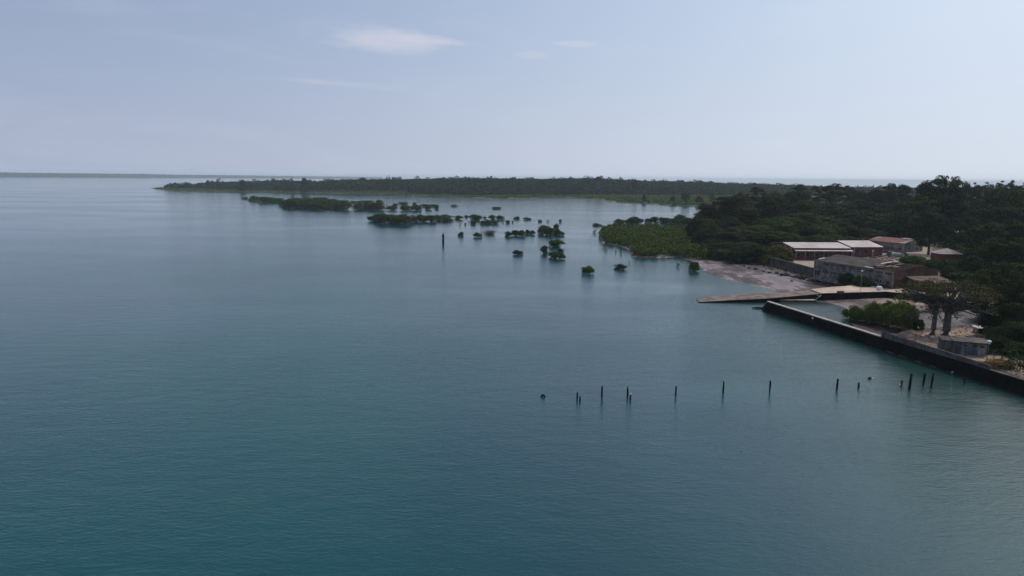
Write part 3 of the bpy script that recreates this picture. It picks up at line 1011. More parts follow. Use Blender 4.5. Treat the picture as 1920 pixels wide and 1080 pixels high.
clusters = {
 'the far-left group off the point': [(460, 374, 10, 4), (476, 377, 20, 9), (495, 380, 20, 10), (507, 380, 22, 9), (520, 380.5, 20, 8), (532, 385, 20, 10), (546, 390, 34, 16), (563, 389, 30, 15), (580, 391, 32, 16),
    (596, 393.5, 30, 13), (612, 391, 32, 15), (628, 392, 28, 14), (644, 393.5, 28, 15), (572, 382, 26, 10), (600, 381, 28, 10), (622, 383, 24, 9), (645, 384, 22, 8), (553, 382, 22, 10)],
 'the second group of far mangroves': [(662, 381, 9, 4), (685, 382, 28, 6), (711, 381, 11, 6), (676, 394, 28, 12), (693, 394, 24, 12), (709, 394.5, 26, 14), (726, 387, 8, 4), (735, 394.5, 18, 9), (741, 387, 10, 5),
    (756, 383.5, 18, 4), (761, 395, 19, 10), (777, 383, 7, 3), (781, 395, 19, 12), (795, 388, 13, 5), (803, 393, 14, 9), (811, 388, 9, 5), (819, 392, 8, 8)],
 'the dark islet row in mid bay': [(704, 415, 26, 13), (718, 418, 34, 17), (737, 418, 30, 15), (753, 420, 32, 17), (761, 414, 14, 12), (773, 417, 15, 13), (788, 416, 22, 13), (806, 416, 22, 12), (820, 413, 12, 10), (834, 414, 28, 11)],
 'the upper line of small bushes': [(851, 388, 12, 4), (860, 411.5, 15, 7), (874, 408, 6, 4), (889, 412.5, 20, 10), (901, 409, 6, 3), (909, 410, 6, 4), (922.5, 411.5, 12, 8), (937.5, 411.5, 14, 7), (931, 392.5, 19, 4),
    (968.5, 411.5, 11, 5), (989, 412.5, 14, 4.5), (1012, 416.5, 7, 4), (1027, 417, 7, 4), (1051, 417, 6, 5), (1119.5, 424, 15, 5)],
 'the lower line of small bushes': [(863, 423, 6, 6), (872.6, 422, 3.5, 4), (887.5, 421, 11, 6.5), (905, 421, 12, 7), (915, 420.5, 13, 8), (927, 420.5, 14, 7), (944, 418.5, 7, 5), (952, 418.5, 8, 5), (961, 418, 3.5, 3.5)],
 'the bushes between marker post and thicket': [(864, 443, 9, 8), (896, 445, 15, 9), (953, 444, 13, 10), (965, 442, 13, 10), (979, 443, 18, 11), (990, 439, 9, 8), (998, 440, 10, 8), (1019, 438, 24, 15), (1030, 441.5, 16, 14),
    (1044, 431, 10, 11), (1047, 441.5, 18, 11)],
 'the nearest scattered bushes': [(971.5, 478, 18, 9), (1020.5, 475.5, 13, 15), (1044, 463.5, 28, 14), (1043, 485.5, 26, 13), (1051, 474, 9, 8), (1101.5, 513, 21, 14), (1163, 505.5, 22, 10)],
 'the strip behind the green thicket': [(1159, 421, 18, 10), (1158, 426, 12, 8), (1182, 420, 20, 12), (1194, 420, 22, 13), (1214, 418, 12, 8), (1226, 419, 14, 12), (1240, 417, 14, 9), (1252, 419, 20, 10), (1266, 420, 18, 12), (1274, 418, 20, 15), (1286, 421, 20, 12)],
}
ci = 0
for where, lst in clusters.items():
    lst = sorted(lst)
    for i, (px, py, wp, hp) in enumerate(lst):
        small = wp < 9 and hp < 7
        pr = (MGS if (small and ci % 3 == 0) else MG)
        cm, tm, W, H = pr[ci % len(pr)]
        p = P3(px, py - 0.5, 0.0)
        k = math.hypot(p.x, p.y) / FPX
        w = max(wp * k * 1.18, 1.5)
        h = max(hp * k * 1.02, 1.2)
        word = ('tiny' if wp < 8 else 'small' if wp < 14 else 'medium' if wp < 22 else 'large') + (' flat' if hp < wp * 0.36 else ' domed' if hp < wp * 0.8 else ' upright')
        e = empty('mangrove_bush', (p.x, p.y, 0), random.uniform(0, 6.28), '%s mangrove bush, %s from left in %s' % (word, ORD[i], where), 'mangrove', 'mangrove bushes in the bay')
        e.scale = (w / W, w / W * random.uniform(0.8, 1.1), h / H)
        link('crown', cm, e)
        link('prop_roots', tm, e)
        ci += 1
# the single ones with a look of their own
for px, py, wp, hp, kind, lab in [
    (1301, 508, 21, 17, 'g', 'bright green mangrove bush standing just off the mud shore'),
    (1135, 464, 15, 14, 's', 'half bare mangrove at the left tip of the green thicket'),
    (1116, 438, 12, 7, 's', 'bleached leaning branch bush left of the green thicket'),
    (1165, 474, 6, 10, 's', 'spindly young mangrove in front of the green thicket'),
    (1154, 474, 4, 6, 's', 'tiny mangrove seedling left of the spindly young one'),
    (1107, 453, 6, 9, 's', 'bare pale mangrove sapling in open water left of the thicket'),
    (1271, 501, 10, 8, 's', 'sparse mangrove sapling between thicket and mud shore'),
    (1209, 509, 9, 7, 's', 'thin bare mangrove twigs right of the nearest leafy bushes'),
    (1179, 494, 3, 7, 's', 'single tiny mangrove stem above the nearest leafy bush')]:
    cm, tm, W, H = MGS[1] if kind == 's' else MG[2]
    p = P3(px, py, 0)
    k = math.hypot(p.x, p.y) / FPX
    e = empty('mangrove_bush', (p.x, p.y, 0), random.uniform(0, 6), lab, 'mangrove', 'mangrove bushes in the bay')
    e.scale = (wp * k / W, wp * k / W, hp * k / H)
    if 'bare' not in lab or 'half' in lab:
        link('crown', cm, e)
        link('prop_roots', tm, e)
    else:
        mb = MB()
        mb.tube([(0, 0, -0.6), (0.1, 0, 1.6), (0, 0.1, 3.6)], [0.09, 0.07, 0.03], 5)
        for q in range(14):
            a_, z_ = q * 2.4, 0.6 + q * 0.19
            mb.tube([(0.05, 0.02, z_), (math.cos(a_) * 1.1, math.sin(a_) * 1.1, z_ + 0.5), (math.cos(a_) * 1.9, math.sin(a_) * 1.9, z_ + 1.2)], [0.05, 0.035, 0.012], 4)
        mb.build('stem', M['bark_grey'], e)
me, W, H = make_dry(40)
p = P3(917, 439)
k = math.hypot(p.x, p.y) / FPX
o = link('dry_bush', me)
o.location = (p.x, p.y, 0)
o.scale = (32 * k / W, 32 * k / W, 11 * k / H)
tag(o, 'leafless grey brown bush of fanned twigs standing in the water', 'bush')


# ------------------------------------------------------------------ foliage masses nobody could count
def mass(name, X, Y, Z, w, h, nleaf, size, mat, seed, up=0.5):
    """low dome clumps at each X,Y: width w, height h above Z"""
    rs = np.random.RandomState(seed)
    n = len(X)
    d = rdir(rs, n * nleaf, up).reshape(n, nleaf, 3)
    d[..., 2] = np.abs(d[..., 2])
    rr = 0.8 + 0.3 * rs.rand(n, nleaf, 1)
    c = np.stack([X, Y, Z], 1)[:, None, :] + d * rr * np.stack([w / 2, w / 2, h], 1)[:, None, :]
    nn = d + rs.normal(size=d.shape) * 0.5
    s = (np.repeat(size * w, nleaf) if np.isscalar(size) else size) * (0.6 + 0.8 * rs.rand(n * nleaf))
    V, F = leaves(c.reshape(-1, 3), nn.reshape(-1, 3), s, rs, 0.75)
    o = link(name, quads_mesh(name, V, F), None, M[mat])
    return tag(o, kind='stuff')


rs = np.random.RandomState(50)
# green thicket on the mud in front of the wood
A = np.array(THICK)
X = rs.uniform(A[:, 0].min(), A[:, 0].max(), 9000)
Y = rs.uniform(A[:, 1].min(), A[:, 1].max(), 9000)
d = sdf(X, Y, THICK)
k = d + 9 * (fbm(X, Y, 9, 77) - 0.5) > 1.2
X, Y, d = X[k][:2600], Y[k][:2600], d[k][:2600]
h = 1.9 + 4.2 * fbm(X, Y, 16, 8) ** 1.2 + sstep(0, 10, d) * 0.6
w = 2.6 + 2.2 * rs.rand(len(X))
mass('mangrove_thicket', X, Y, np.zeros(len(X)), w, h, 46, 0.20, 'leaf_thicket', 51, 0.9)

# undergrowth covering the ground of the near wood
X = rs.uniform(60, 560, 60000)
Y = rs.uniform(120, 720, 60000)
d = sdf(X, Y, BANK)
open_ = [P(*a) for a in ((1395, 500, 2), (1400, 470, 3), (1450, 470, 3), (1480, 452, 3), (1600, 448, 4), (1640, 438, 5), (1730, 440, 5), (1745, 460, 4), (1800, 470, 4), (1810, 500, 3), (1800, 520, 3),
                         (1850, 560, 3), (1870, 600, 3), (1860, 640, 3), (1866, 690, 3), (2100, 760, 3), (1700, 760, 3), (1500, 560, 3))]
k = (d > 1.0) & (sdf(X, Y, open_) < -1) & (Y > 120) & (np.abs(X / Y) < 0.82)
X, Y = X[k][:9000], Y[k][:9000]
h = 2.0 + 4.0 * fbm(X, Y, 25, 18)
q = Y < 270
mass('undergrowth', X[~q], Y[~q], ground_h(X[~q], Y[~q]) - 0.5, 5.0 + 3.0 * rs.rand((~q).sum()), h[~q], 26, 0.20, 'leaf_dark', 55, 0.6)
mass('undergrowth', X[q], Y[q], ground_h(X[q], Y[q]) - 0.5, 4.0 + 2.0 * rs.rand(q.sum()), h[q] * 0.8, 110, 0.085, 'leaf_dark', 56, 0.6)

# marsh fringe of the peninsula
X = rs.uniform(-1000, 1100, 90000)
Y = rs.uniform(900, 2300, 90000)
d = sdf(X, Y, PEN)
fr = 45 + 330 * sstep(-500, 50, X)
k = (d > 2) & (d < fr + 60) & (np.abs(X / Y) < 0.8)
X, Y, d = X[k][:15000], Y[k][:15000], d[k][:15000]
h = 2.4 + 2.6 * fbm(X, Y, 60, 9)
mass('mangrove_marsh', X, Y, pen_h(X, Y), 6 + 4 * rs.rand(len(X)), h, 13, 0.36, 'leaf_marsh', 52, 0.9)

# wood on the peninsula, its crown tops follow the measured skyline
prof_px = [285, 335, 400, 450, 545, 600, 660, 760, 860, 960, 1020, 1120, 1200, 1300, 1400, 1480, 1560, 1650, 1720, 1930]
prof_py = [352, 343, 341, 339, 338, 339, 336, 336, 333.5, 334.5, 334.5, 335, 338.5, 340.5, 344, 347, 350, 351, 353, 353]


def forest(name, n, seed):
    rs = np.random.RandomState(seed)
    px = rs.uniform(325, 1960, n * 3)
    u = rs.rand(n * 3)
    # front of the wood and its depth in forward metres
    yf = np.interp(px, [285, 335, 600, 900, 1100, 1500, 1960], [1900, 1870, 1560, 1430, 1560, 1560, 1500])
    Yw = yf + u ** 1.6 * np.interp(px, [330, 420, 700, 1960], [60, 260, 700, 800])
    X = (px - 960) / FPX * Yw * 1.014
    d = sdf(X, Yw, PEN)
    k = d > 25
    X, Yw, px, u, yf = X[k][:n], Yw[k][:n], px[k][:n], u[k][:n], yf[k][:n]
    eye = 324.3 + 0.0087 * px
    top = 40 - (np.interp(px, prof_px, prof_py) - eye) / FPX * Yw * 1.0
    z = pen_h(X, Yw)
    back = sstep(0.0, 260, Yw - yf)
    top = top * back + (z + 13) * (1 - back)
    top = top - 10.0 * fbm(X, Yw, 45, 4) + 4.2 - (1 - back) * 0
    top = np.maximum(top, z + 6)
    w = 11 + 14 * rs.rand(len(X)) ** 1.5
    top = top + rs.rand(len(X)) * 8.0 * (rs.rand(len(X)) < 0.07) * (w > 14) - 1.2
    hh = w * (0.42 + 0.2 * rs.rand(len(X)))
    return mass(name, X, Yw, top - hh, w, hh, 26, 0.24, 'leaf_far', seed + 1, 0.55), (X, Yw, top, z)


fo, (FX, FY, FT, FZ) = forest('peninsula_wood', 9000, 60)
# foot of the wood: undergrowth columns filling the front edge
kk = np.random.RandomState(3).permutation(len(FX))[:6000]
mass('peninsula_undergrowth', FX[kk], FY[kk], FZ[kk], np.full(len(kk), 13.0), np.maximum(FT[kk] - FZ[kk] - 4, 4.0), 16, 0.30, 'leaf_far', 63, 0.1)

# opposite coast, far off
rs = np.random.RandomState(70)
px = rs.uniform(-80, 720, 2600)
Yc = np.interp(px, [-80, 0, 300, 720], [7600, 8000, 9800, 14200]) + rs.rand(2600) * 500
X = (px - 960) / FPX * Yc * 1.014
hc = np.interp(px, [-80, 80, 300, 500, 760], [44, 52, 46, 40, 36]) * (0.75 + 0.35 * fbm(X, Yc, 500, 6))
mass('far_coast_wood', X, Yc, -(X ** 2 + Yc ** 2) / EARTH, np.full(2600, 90.0), hc, 40, 0.22, 'leaf_far', 71, 0.2)

# trees on the peninsula that stand out from the wood: px, py top, width px, Y, label
for px, top, wp, Y, key, lab in [
    (389, 337.5, 8, 1900, 'round_a', 'tallest dark tree near the tip of the far point'),
    (397, 339, 8, 1890, 'dome_a', 'rounded dark tree right of the tallest one at the far point'),
    (547, 333.5, 7, 1650, 'ragged_a', 'narrow tree rising above the far wood at its left part'),
    (570, 334, 14, 1650, 'dome_a', 'broad tree beside the narrow one above the far wood'),
    (455, 337, 12, 1700, 'dome_a', 'broad dark tree above the thin left end of the far wood'),
    (967, 331, 4, 1700, 'round_a', 'small lone crown poking above the middle of the far wood'),
    (1105, 334.5, 12, 1700, 'dome_a', 'rounded tree left of the highest flat crown of the far wood'),
    (1123, 331, 18, 1700, 'umb_a', 'highest flat-topped tree on the far skyline'),
    (1191, 335.5, 11, 1600, 'round_a', 'rounded tree right of the highest flat crown on the far skyline'),
    (1415, 342.5, 16, 1500, 'umb_a', 'umbrella shaped tree on the far skyline left of the near wood'),
    (1286, 361, 16, 1090, 'round_a', 'large dark tree standing alone in the far marsh'),
    (1336, 361.5, 12, 1080, 'ragged_a', 'narrow dark tree standing in the far marsh near the wood'),
    (1208, 365, 8, 1150, 'dome_a', 'small dark tree in the far marsh left of the large one'),
    (1262, 367, 10, 1120, 'dome_d', 'brownish low tree just left of the large dark marsh tree'),
    (1312, 368, 14, 1080, 'dome_d', 'brownish spreading tree between the two dark marsh trees')]:
    p = PY(px, top, Y)
    z = float(pen_h(np.array([p.x]), np.array([Y]))[0])
    place_plant('tree', key, p.x, p.y, z, wp * Y / FPX * 1.1, max(p.z - z, 6), lab, 'tree', 'trees standing out on the far shore')
p = P3(795, 366, 0.3)
for i, (dx, lab) in enumerate([(-14, 'reddish dry bush at the left end of the bare bank on the far shore'), (2, 'reddish dry bush in the middle of the bare far bank'), (16, 'reddish dry bush at the right end of the bare far bank')]):
    place_plant('shrub', 'shrub_o', p.x + dx, p.y + 25, 0.3, 16, 7, lab, 'shrub', 'dry bushes on the far bank')
o = MB().hexa([(p.x - 38, p.y + 2, -0.5), (p.x + 16, p.y - 4, -0.5), (p.x + 20, p.y + 20, -0.5), (p.x - 30, p.y + 24, -0.5)],
              [(p.x - 34, p.y + 5, 1.2), (p.x + 12, p.y - 1, 1.2), (p.x + 15, p.y + 17, 1.9), (p.x - 26, p.y + 20, 1.9)]).build('sand_bank', M['road'])
tag(o, kind='structure')

# ------------------------------------------------------------------ quay, ramp, road


def offset_path(pts, off):
    out = []
    for i, p in enumerate(pts):
        a = pts[max(i - 1, 0)]
        b = pts[min(i + 1, len(pts) - 1)]
        d = Vector((b.x - a.x, b.y - a.y, 0)).normalized()
        out.append(Vector((p.x - d.y * off, p.y + d.x * off, p.z)))
    return out


def path_wall(mb, pts, thick, z0s, z1s, side=1):
    """wall along pts, thickness towards the left (+1) or right (-1) of travel; joined piece by piece"""
    q = offset_path(pts, thick * side)
    for i in range(len(pts) - 1):
        a, b, c, d = pts[i], pts[i + 1], q[i + 1], q[i]
        if side < 0:
            a, b, c, d = d, c, b, a
        za0, zb0, za1, zb1 = z0s[i], z0s[i + 1], z1s[i], z1s[i + 1]
        mb.hexa([(a.x, a.y, za0), (b.x, b.y, zb0), (c.x, c.y, zb0), (d.x, d.y, za0)], [(a.x, a.y, za1), (b.x, b.y, zb1), (c.x, c.y, zb1), (d.x, d.y, za1)])


def sub(pts, n):
    out = []
    for i in range(len(pts) - 1):
        for k in range(n):
            out.append(pts[i].lerp(pts[i + 1], k / n))
    return out + [pts[-1]]


# long quay wall, outer face on the line QA-QB-QC-QD
T0 = QA.lerp(QB, 0.0)
STEP = P3(1652, 655)
STEP = QB + (QC - QB).normalized() * 1.6
qroot = empty('quay_wall', tuple(QA), 0, 'long dark concrete quay wall running from the basin mouth to the right edge', 'quay wall')


def rel(o, root):
    o.location = -Vector(root.location)
    return o


main = sub([QA, QB, QC, QD], 8)
mb = MB()
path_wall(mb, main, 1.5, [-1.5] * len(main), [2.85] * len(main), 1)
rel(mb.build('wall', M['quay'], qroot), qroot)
cap = sub([QA, STEP], 10)
capo = offset_path(cap, -0.08)
mb = MB()
path_wall(mb, capo, 1.0, [2.853] * len(cap), [3.08] * len(cap), 1)
rel(mb.build('coping', M['quay_cap'], qroot), qroot)
PE = QB.lerp(QC, 0.80)
par = sub([STEP, PE], 9)
mb = MB()
path_wall(mb, offset_path(par, 0.1), 0.3, [2.853] * len(par), [4.35 - 0.06 * i for i in range(len(par))], 1)
rel(mb.build('parapet', M['parapet'], qroot), qroot)
for i in range(1, len(par) - 1, 2):
    mb = MB()
    pp = offset_path([par[i], par[i] + (PE - STEP).normalized() * 0.5], 0.02)
    path_wall(mb, pp, 0.46, [2.853] * 2, [4.40 - 0.06 * i] * 2, 1)
    rel(mb.build('pier', M['parapet'], qroot), qroot)
cap2 = sub([PE, QD], 8)
mb = MB()
path_wall(mb, offset_path(cap2, -0.06), 0.7, [2.853] * len(cap2), [3.02] * len(cap2), 1)
rel(mb.build('edge_kerb', M['parapet'], qroot), qroot)
# broken lower end at the basin mouth
dq = (QB - QA).normalized()
mb = MB()
for k, (l, hgt, w) in enumerate([(1.0, 2.1, 1.7), (0.8, 1.3, 1.9), (0.6, 0.6, 1.5)]):
    s = QA - dq * (0.02 + sum([1.0, 0.8, 0.6][:k]))
    e = s - dq * l
    path_wall(mb, offset_path([e, s], -0.1), w, [-1.5, -1.5], [hgt * 0.93, hgt], 1)
rel(mb.build('broken_end', M['quay'], qroot), qroot)

rng = random.Random(5)


def rock_mesh(seed, s=(1, 1, 0.7)):
    r2 = random.Random(seed)
    import bmesh
    bm = bmesh.new()
    bmesh.ops.create_icosphere(bm, subdivisions=2, radius=1.0)
    pl = [(Vector((r2.gauss(0, 1), r2.gauss(0, 1), r2.gauss(0, 1))).normalized(), r2.uniform(0.55, 0.9)) for _ in range(9)]
    for v in bm.verts:
        for n, d in pl:
            t = v.co.dot(n) - d
            if t > 0: v.co -= n * t
        v.co = Vector((v.co.x * s[0], v.co.y * s[1], v.co.z * s[2]))
    me = bpy.data.meshes.new('boulder')
    bm.to_mesh(me)
    bm.free()
    me.materials.append(M['rock'])
    return me


ROCKS = [rock_mesh(i, (1, 0.8, 0.65)) for i in range(6)]


def rock(px, py, z, size, label, name='boulder', cat='boulder', group=None, i=0):
    p = P3(px, py, z)
    o = link(name, ROCKS[i % 6])
    o.location = (p.x, p.y, z + size * 0.12)
    o.scale = (size, size * 0.8, size * 0.62)
    o.rotation_euler = (rng.uniform(-.3, .3), rng.uniform(-.3, .3), rng.uniform(0, 6))
    return tag(o, label, cat, group)


bl = sorted([(1432, 509, 1.0), (1444, 512, 1.2), (1457, 513, 1.5), (1466, 516, 1.6), (1474, 517, 1.8), (1482, 518, 1.0), (1489, 520, 1.9), (1497, 521, 2.0), (1503, 523, 2.2), (1507, 519, 1.4), (1514, 521, 1.4),
             (1519, 527, 1.7), (1531.5, 528, 2.0), (1484.5, 527.5, 0.9), (1556, 539, 0.8), (1524, 545.5, 0.9), (1453, 549.5, 0.8), (1417, 505, 1.2), (1405, 503, 1.0), (1395, 500, 1.1)])
for i, (px, py, s) in enumerate(bl):
    z = gz(*P(px, py, 0.8))
    rock(px, py, z, s, 'dark angular boulder, %s from the left on the mud below the compound wall' % ORD[i], group='boulders on the mud shore', i=i)
rock(1383, 581.5, 0.0, 1.2, 'small dark rock beside the broken end of the quay wall', i=1) if False else None
p = P3(1430, 579)
o = MB().tube([(p.x - 3.2, p.y + 0.6, 0.15), (p.x - 1.5, p.y + 0.2, 0.3), (p.x, p.y, 0.25), (p.x + 1.3, p.y - 0.1, 0.1)], [0.12, 0.3, 0.25, 0.35], 6).build('driftwood', M['wet_wood'])
tag(o, 'dark driftwood snag floating beside the broken quay end', 'driftwood')
# rubble strip along the bank
rs = np.random.RandomState(80)
V, F = [], []
base_v = None
me0 = ROCKS[0]
rv = np.array([v.co[:] for v in me0.vertices])
rf = np.array([p.vertices[:] for p in me0.polygons])
for k in range(700):
    t = rs.rand() * (len(bank_px) - 4)
    i = int(t)
    a, b = bank_px[i + 1], bank_px[i + 2]
    px, py = a[0] + (b[0] - a[0]) * (t - i), a[1] + (b[1] - a[1]) * (t - i)
    x, y = P(px, py, 1.2)
    x += -1.0 - abs(rs.normal()) * 3.2
    y += rs.normal() * 1.5
    z = gz(x, y)
    s = 0.2 + 0.5 * rs.rand() ** 2
    q = rv * s * (0.7 + 0.6 * rs.rand(3))
    a_ = rs.rand() * 6.28
    q = q @ np.array([[math.cos(a_), math.sin(a_), 0], [-math.sin(a_), math.cos(a_), 0], [0, 0, 1]])
    V.append(q + np.array([x, y, z]))
    F.append(rf + k * len(rv))
o = link('rubble', quads_mesh('rubble', np.concatenate(V), np.concatenate(F)), None, M['rock'])
tag(o, kind='stuff')

V, F = [], []
for k in range(420):
    x, y = P(rs.uniform(1715, 1860), rs.uniform(606, 640), 2.6)
    if sdf(np.array([x]), np.array([y]), [(p_.x, p_.y) for p_ in (QB, QC, QD)] + [(300, 60), (300, 240), (QB.x, 240)])[0] < 3:
        continue
    sc = 0.08 + 0.28 * rs.rand() ** 2
    V.append(rv * sc * (0.7 + 0.6 * rs.rand(3)) + np.array([x, y, gz(x, y)]))
    F.append(rf + (len(V) - 1) * len(rv))
o = link('rubble', quads_mesh('rubble', np.concatenate(V), np.concatenate(F)), None, M['timber'])
tag(o, kind='stuff')

# boat ramp and wharf road: surface rises from the water to the wharf; south face is a vertical wall
near_z = lambda i, n: 0
S_pts = [P3(1310, 567.3, 0), P3(1440, 567, 0), P3(1540, 564, 0)]
S_line = sub([S_pts[0], S_pts[1], S_pts[2]], 6)
n = len(S_line)
ztop = [0.12 + (2.35 - 0.12) * (i / (n - 1)) ** 0.95 for i in range(n)]
far_px = [P3(1306, 560.2, 0.1), P3(1350, 556, 0.5), P3(1400, 552, 1.0), P3(1450, 549, 1.6), P3(1520, 545, 2.3)]


def along(pts, t):
    L = [0]
    for i in range(len(pts) - 1):
        L.append(L[-1] + (pts[i + 1] - pts[i]).length)
    s = t * L[-1]
    for i in range(len(pts) - 1):
        if s <= L[i + 1] + 1e-9:
            return pts[i].lerp(pts[i + 1], (s - L[i]) / max(L[i + 1] - L[i], 1e-9))
    return pts[-1]


mb = MB()
for i in range(n - 1):
    a, b = S_line[i], S_line[i + 1]
    c, d = along(far_px, (i + 1) / (n - 1)), along(far_px, i / (n - 1))
    mb.hexa([(a.x, a.y, -1.2), (b.x, b.y, -1.2), (c.x, c.y, -1.2), (d.x, d.y, -1.2)],
            [(a.x, a.y, ztop[i]), (b.x, b.y, ztop[i + 1]), (c.x, c.y, ztop[i + 1]), (d.x, d.y, ztop[i])])
rr = empty('boat_ramp', (0, 0, 0), 0, 'sloping concrete boat ramp running out into the water', 'ramp')
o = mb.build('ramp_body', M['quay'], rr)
mb = MB()
for i in range(n - 1):
    a, b = S_line[i], S_line[i + 1]
    c, d = along(far_px, (i + 1) / (n - 1)), along(far_px, i / (n - 1))
    mb.slab([(a.x, a.y, ztop[i] + 0.10), (b.x, b.y, ztop[i + 1] + 0.10), (c.x, c.y, ztop[i + 1] + 0.10), (d.x, d.y, ztop[i] + 0.10)], 0.096)
mb.build('ramp_surface', M['ramp'], rr)
# basin north wall and the wharf road above it
NWp = sub(NW, 6)
nn = len(NWp)
nz = [2.46 + 0.5 * min(1, i / 6) for i in range(nn)]
mb = MB()
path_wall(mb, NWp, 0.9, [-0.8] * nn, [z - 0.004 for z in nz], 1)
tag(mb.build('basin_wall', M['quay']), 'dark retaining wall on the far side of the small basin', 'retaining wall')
far_road = [P3(1520, 545, 2.45), P3(1560, 541, 2.6), P3(1610, 539, 2.8), P3(1660, 539.5, 3.0), P3(1710, 540, 3.0), P3(1750, 546, 3.0), P3(1800, 556, 3.0), P3(1900, 572, 3.0)]
mb = MB()
for i in range(nn - 1):
    a, b = NWp[i], NWp[i + 1]
    c, d = along(far_road, (i + 1) / (nn - 1)), along(far_road, i / (nn - 1))
    z0, z1 = nz[i], nz[i + 1]
    ex = 0.0
    mb.hexa([(a.x, a.y, z0 - 0.003), (b.x, b.y, z1 - 0.003), (c.x, c.y, z1 - 1.2), (d.x, d.y, z0 - 1.2)],
            [(a.x, a.y, z0 + 0.16), (b.x, b.y, z1 + 0.16), (c.x, c.y, z1 + 0.50), (d.x, d.y, z0 + 0.50)])
tag(mb.build('wharf_road', M['road']), kind='structure')
# pale edge stones right of the baobab crown
for i in range(9):
    t = 0.50 + i * 0.028
    p = along(NW, t)
    o = MB().hexa([(p.x - 0.7, p.y + 0.1, 3.1), (p.x + 0.7, p.y - 0.1, 3.1), (p.x + 0.7, p.y + 0.6, 3.1), (p.x - 0.7, p.y + 0.7, 3.1)],
                  [(p.x - 0.6, p.y + 0.15, 3.5), (p.x + 0.6, p.y - 0.05, 3.5), (p.x + 0.6, p.y + 0.5, 3.5), (p.x - 0.6, p.y + 0.6, 3.5)]).build('edge_stone', M['quay_cap'])
    tag(o, 'pale edge stone, %s from the left on the wharf behind the baobabs' % ORD[i], 'stone', 'edge stones on the wharf')
# crate at the wharf edge
p = P3(1578, 551.5, 2.9)
r = empty('crate', (p.x, p.y + 0.8, 2.95), R(5), 'dark wooden crate at the edge of the wharf road', 'crate')
MB().box(-0.95, -0.5, 0, 0.95, 0.5, 0.75).build('body', M['rust'], r)
MB().box(-1.05, -0.6, 0.753, 1.05, 0.6, 0.87).build('lid', M['timber'], r)
# white drum lying by the road
p = P3(1645, 543.5, 3.1)
r = empty('drum', (p.x, p.y, 3.8), R(200), 'white drum lying on its side by the wharf road', 'drum')
mb = MB()
mb.tube([(0, 0, 0), (0, 0.15, 0), (0, 1.3, 0), (0, 1.5, 0)], [0.62, 0.72, 0.72, 0.55], 14)
mb.build('shell', M['white_paint'], r)
MB().tube([(0, -0.04, 0), (0, -0.005, 0)], [0.4, 0.4], 12).build('mouth', M['opening'], r)
p = P3(1636, 541, 3.1)
o = MB().hexa([(p.x - 0.9, p.y - 0.5, 2.9), (p.x + 0.9, p.y - 0.5, 2.9), (p.x + 0.9, p.y + 0.5, 2.9), (p.x - 0.9, p.y + 0.5, 2.9)],
              [(p.x - 0.5, p.y - 0.3, 3.5), (p.x + 0.6, p.y - 0.3, 3.6), (p.x + 0.5, p.y + 0.3, 3.7), (p.x - 0.4, p.y + 0.3, 3.5)]).build('stone_block', M['quay_cap'])
tag(o, 'pale stone block to the left of the white drum', 'stone')

# pontoon moored between ramp and quay wall
pa, pb = P3(1462, 566.5, 0), P3(1533, 567.0, 0)
r = empty('pontoon', ((pa.x + pb.x) / 2, (pa.y + pb.y) / 2, 0), math.atan2(pb.y - pa.y, pb.x - pa.x), 'flat pale-decked pontoon moored between the ramp and the quay wall', 'pontoon')
L_ = (pb - pa).length / 2
MB().hexa([(-L_ + 1, 0.2, -0.5), (L_ - 1.5, 0.2, -0.5), (L_ - 1.5, 3.4, -0.5), (-L_ + 1, 3.4, -0.5)], [(-L_, 0, 0.62), (L_, 0, 0.62), (L_, 3.6, 0.62), (-L_, 3.6, 0.62)]).build('hull', M['rust'], r)
MB().box(-L_ + 0.1, 0.1, 0.623, L_ - 0.1, 3.5, 0.72).build('deck', M['deck'], r)
mb = MB()
for s in (0.4, 3.0):
    mb.tube([(L_ - 1.0, s, 0.7), (L_ + 1.2, s, 2.3)], 0.09, 6)
mb.tube([(L_ + 0.8, 0.4, 2.0), (L_ + 0.8, 3.0, 2.0)], 0.06, 5)
mb.build('gangway_frame', M['grey_metal'], r)
for k, (x, y) in enumerate([(-L_ + 1.5, 2.0), (-2.0, 1.2), (2.4, 2.4)]):
    MB().box(x, y, 0.723, x + 1.3, y + 0.5, 0.95).build('hatch', M['rust'], r)
mb = MB()
mb.tube([(-L_ + 0.3, 0.5, 0.7), (-L_ - 0.2, 0.6, 1.6)], 0.08, 5).tube([(-L_ + 0.3, 2.8, 0.7), (-L_ - 0.4, 2.7, 1.7)], 0.08, 5)
mb.build('mooring_post', M['grey_metal'], r)

# small white float / dot on the quay wall face
dq2 = (QB - QA).normalized()
fc = P3(1526, 596.5, 1.6)
q = QA.lerp(QB, 0.42)
nrm = Vector((dq2.y, -dq2.x, 0))
# position where the wall face is seen at that pixel
best = min((abs(PY(1526, 596.5, (QA + dq2 * s).y).x - (QA + dq2 * s).x), s) for s in np.arange(2, 44, 0.1))
q = QA + dq2 * best[1]
v = PY(1526, 596.5, q.y)
o = MB().tube([(v.x - 0.35, v.y - 0.02, v.z - 0.28), (v.x - 0.35, v.y, v.z - 0.1), (v.x - 0.35, v.y, v.z + 0.1), (v.x - 0.35, v.y + 0.02, v.z + 0.25)], [0.08, 0.26, 0.26, 0.1], 10).build('fender', M['white_paint'])
tag(o, 'small white float hanging on the dark face of the quay wall', 'float')


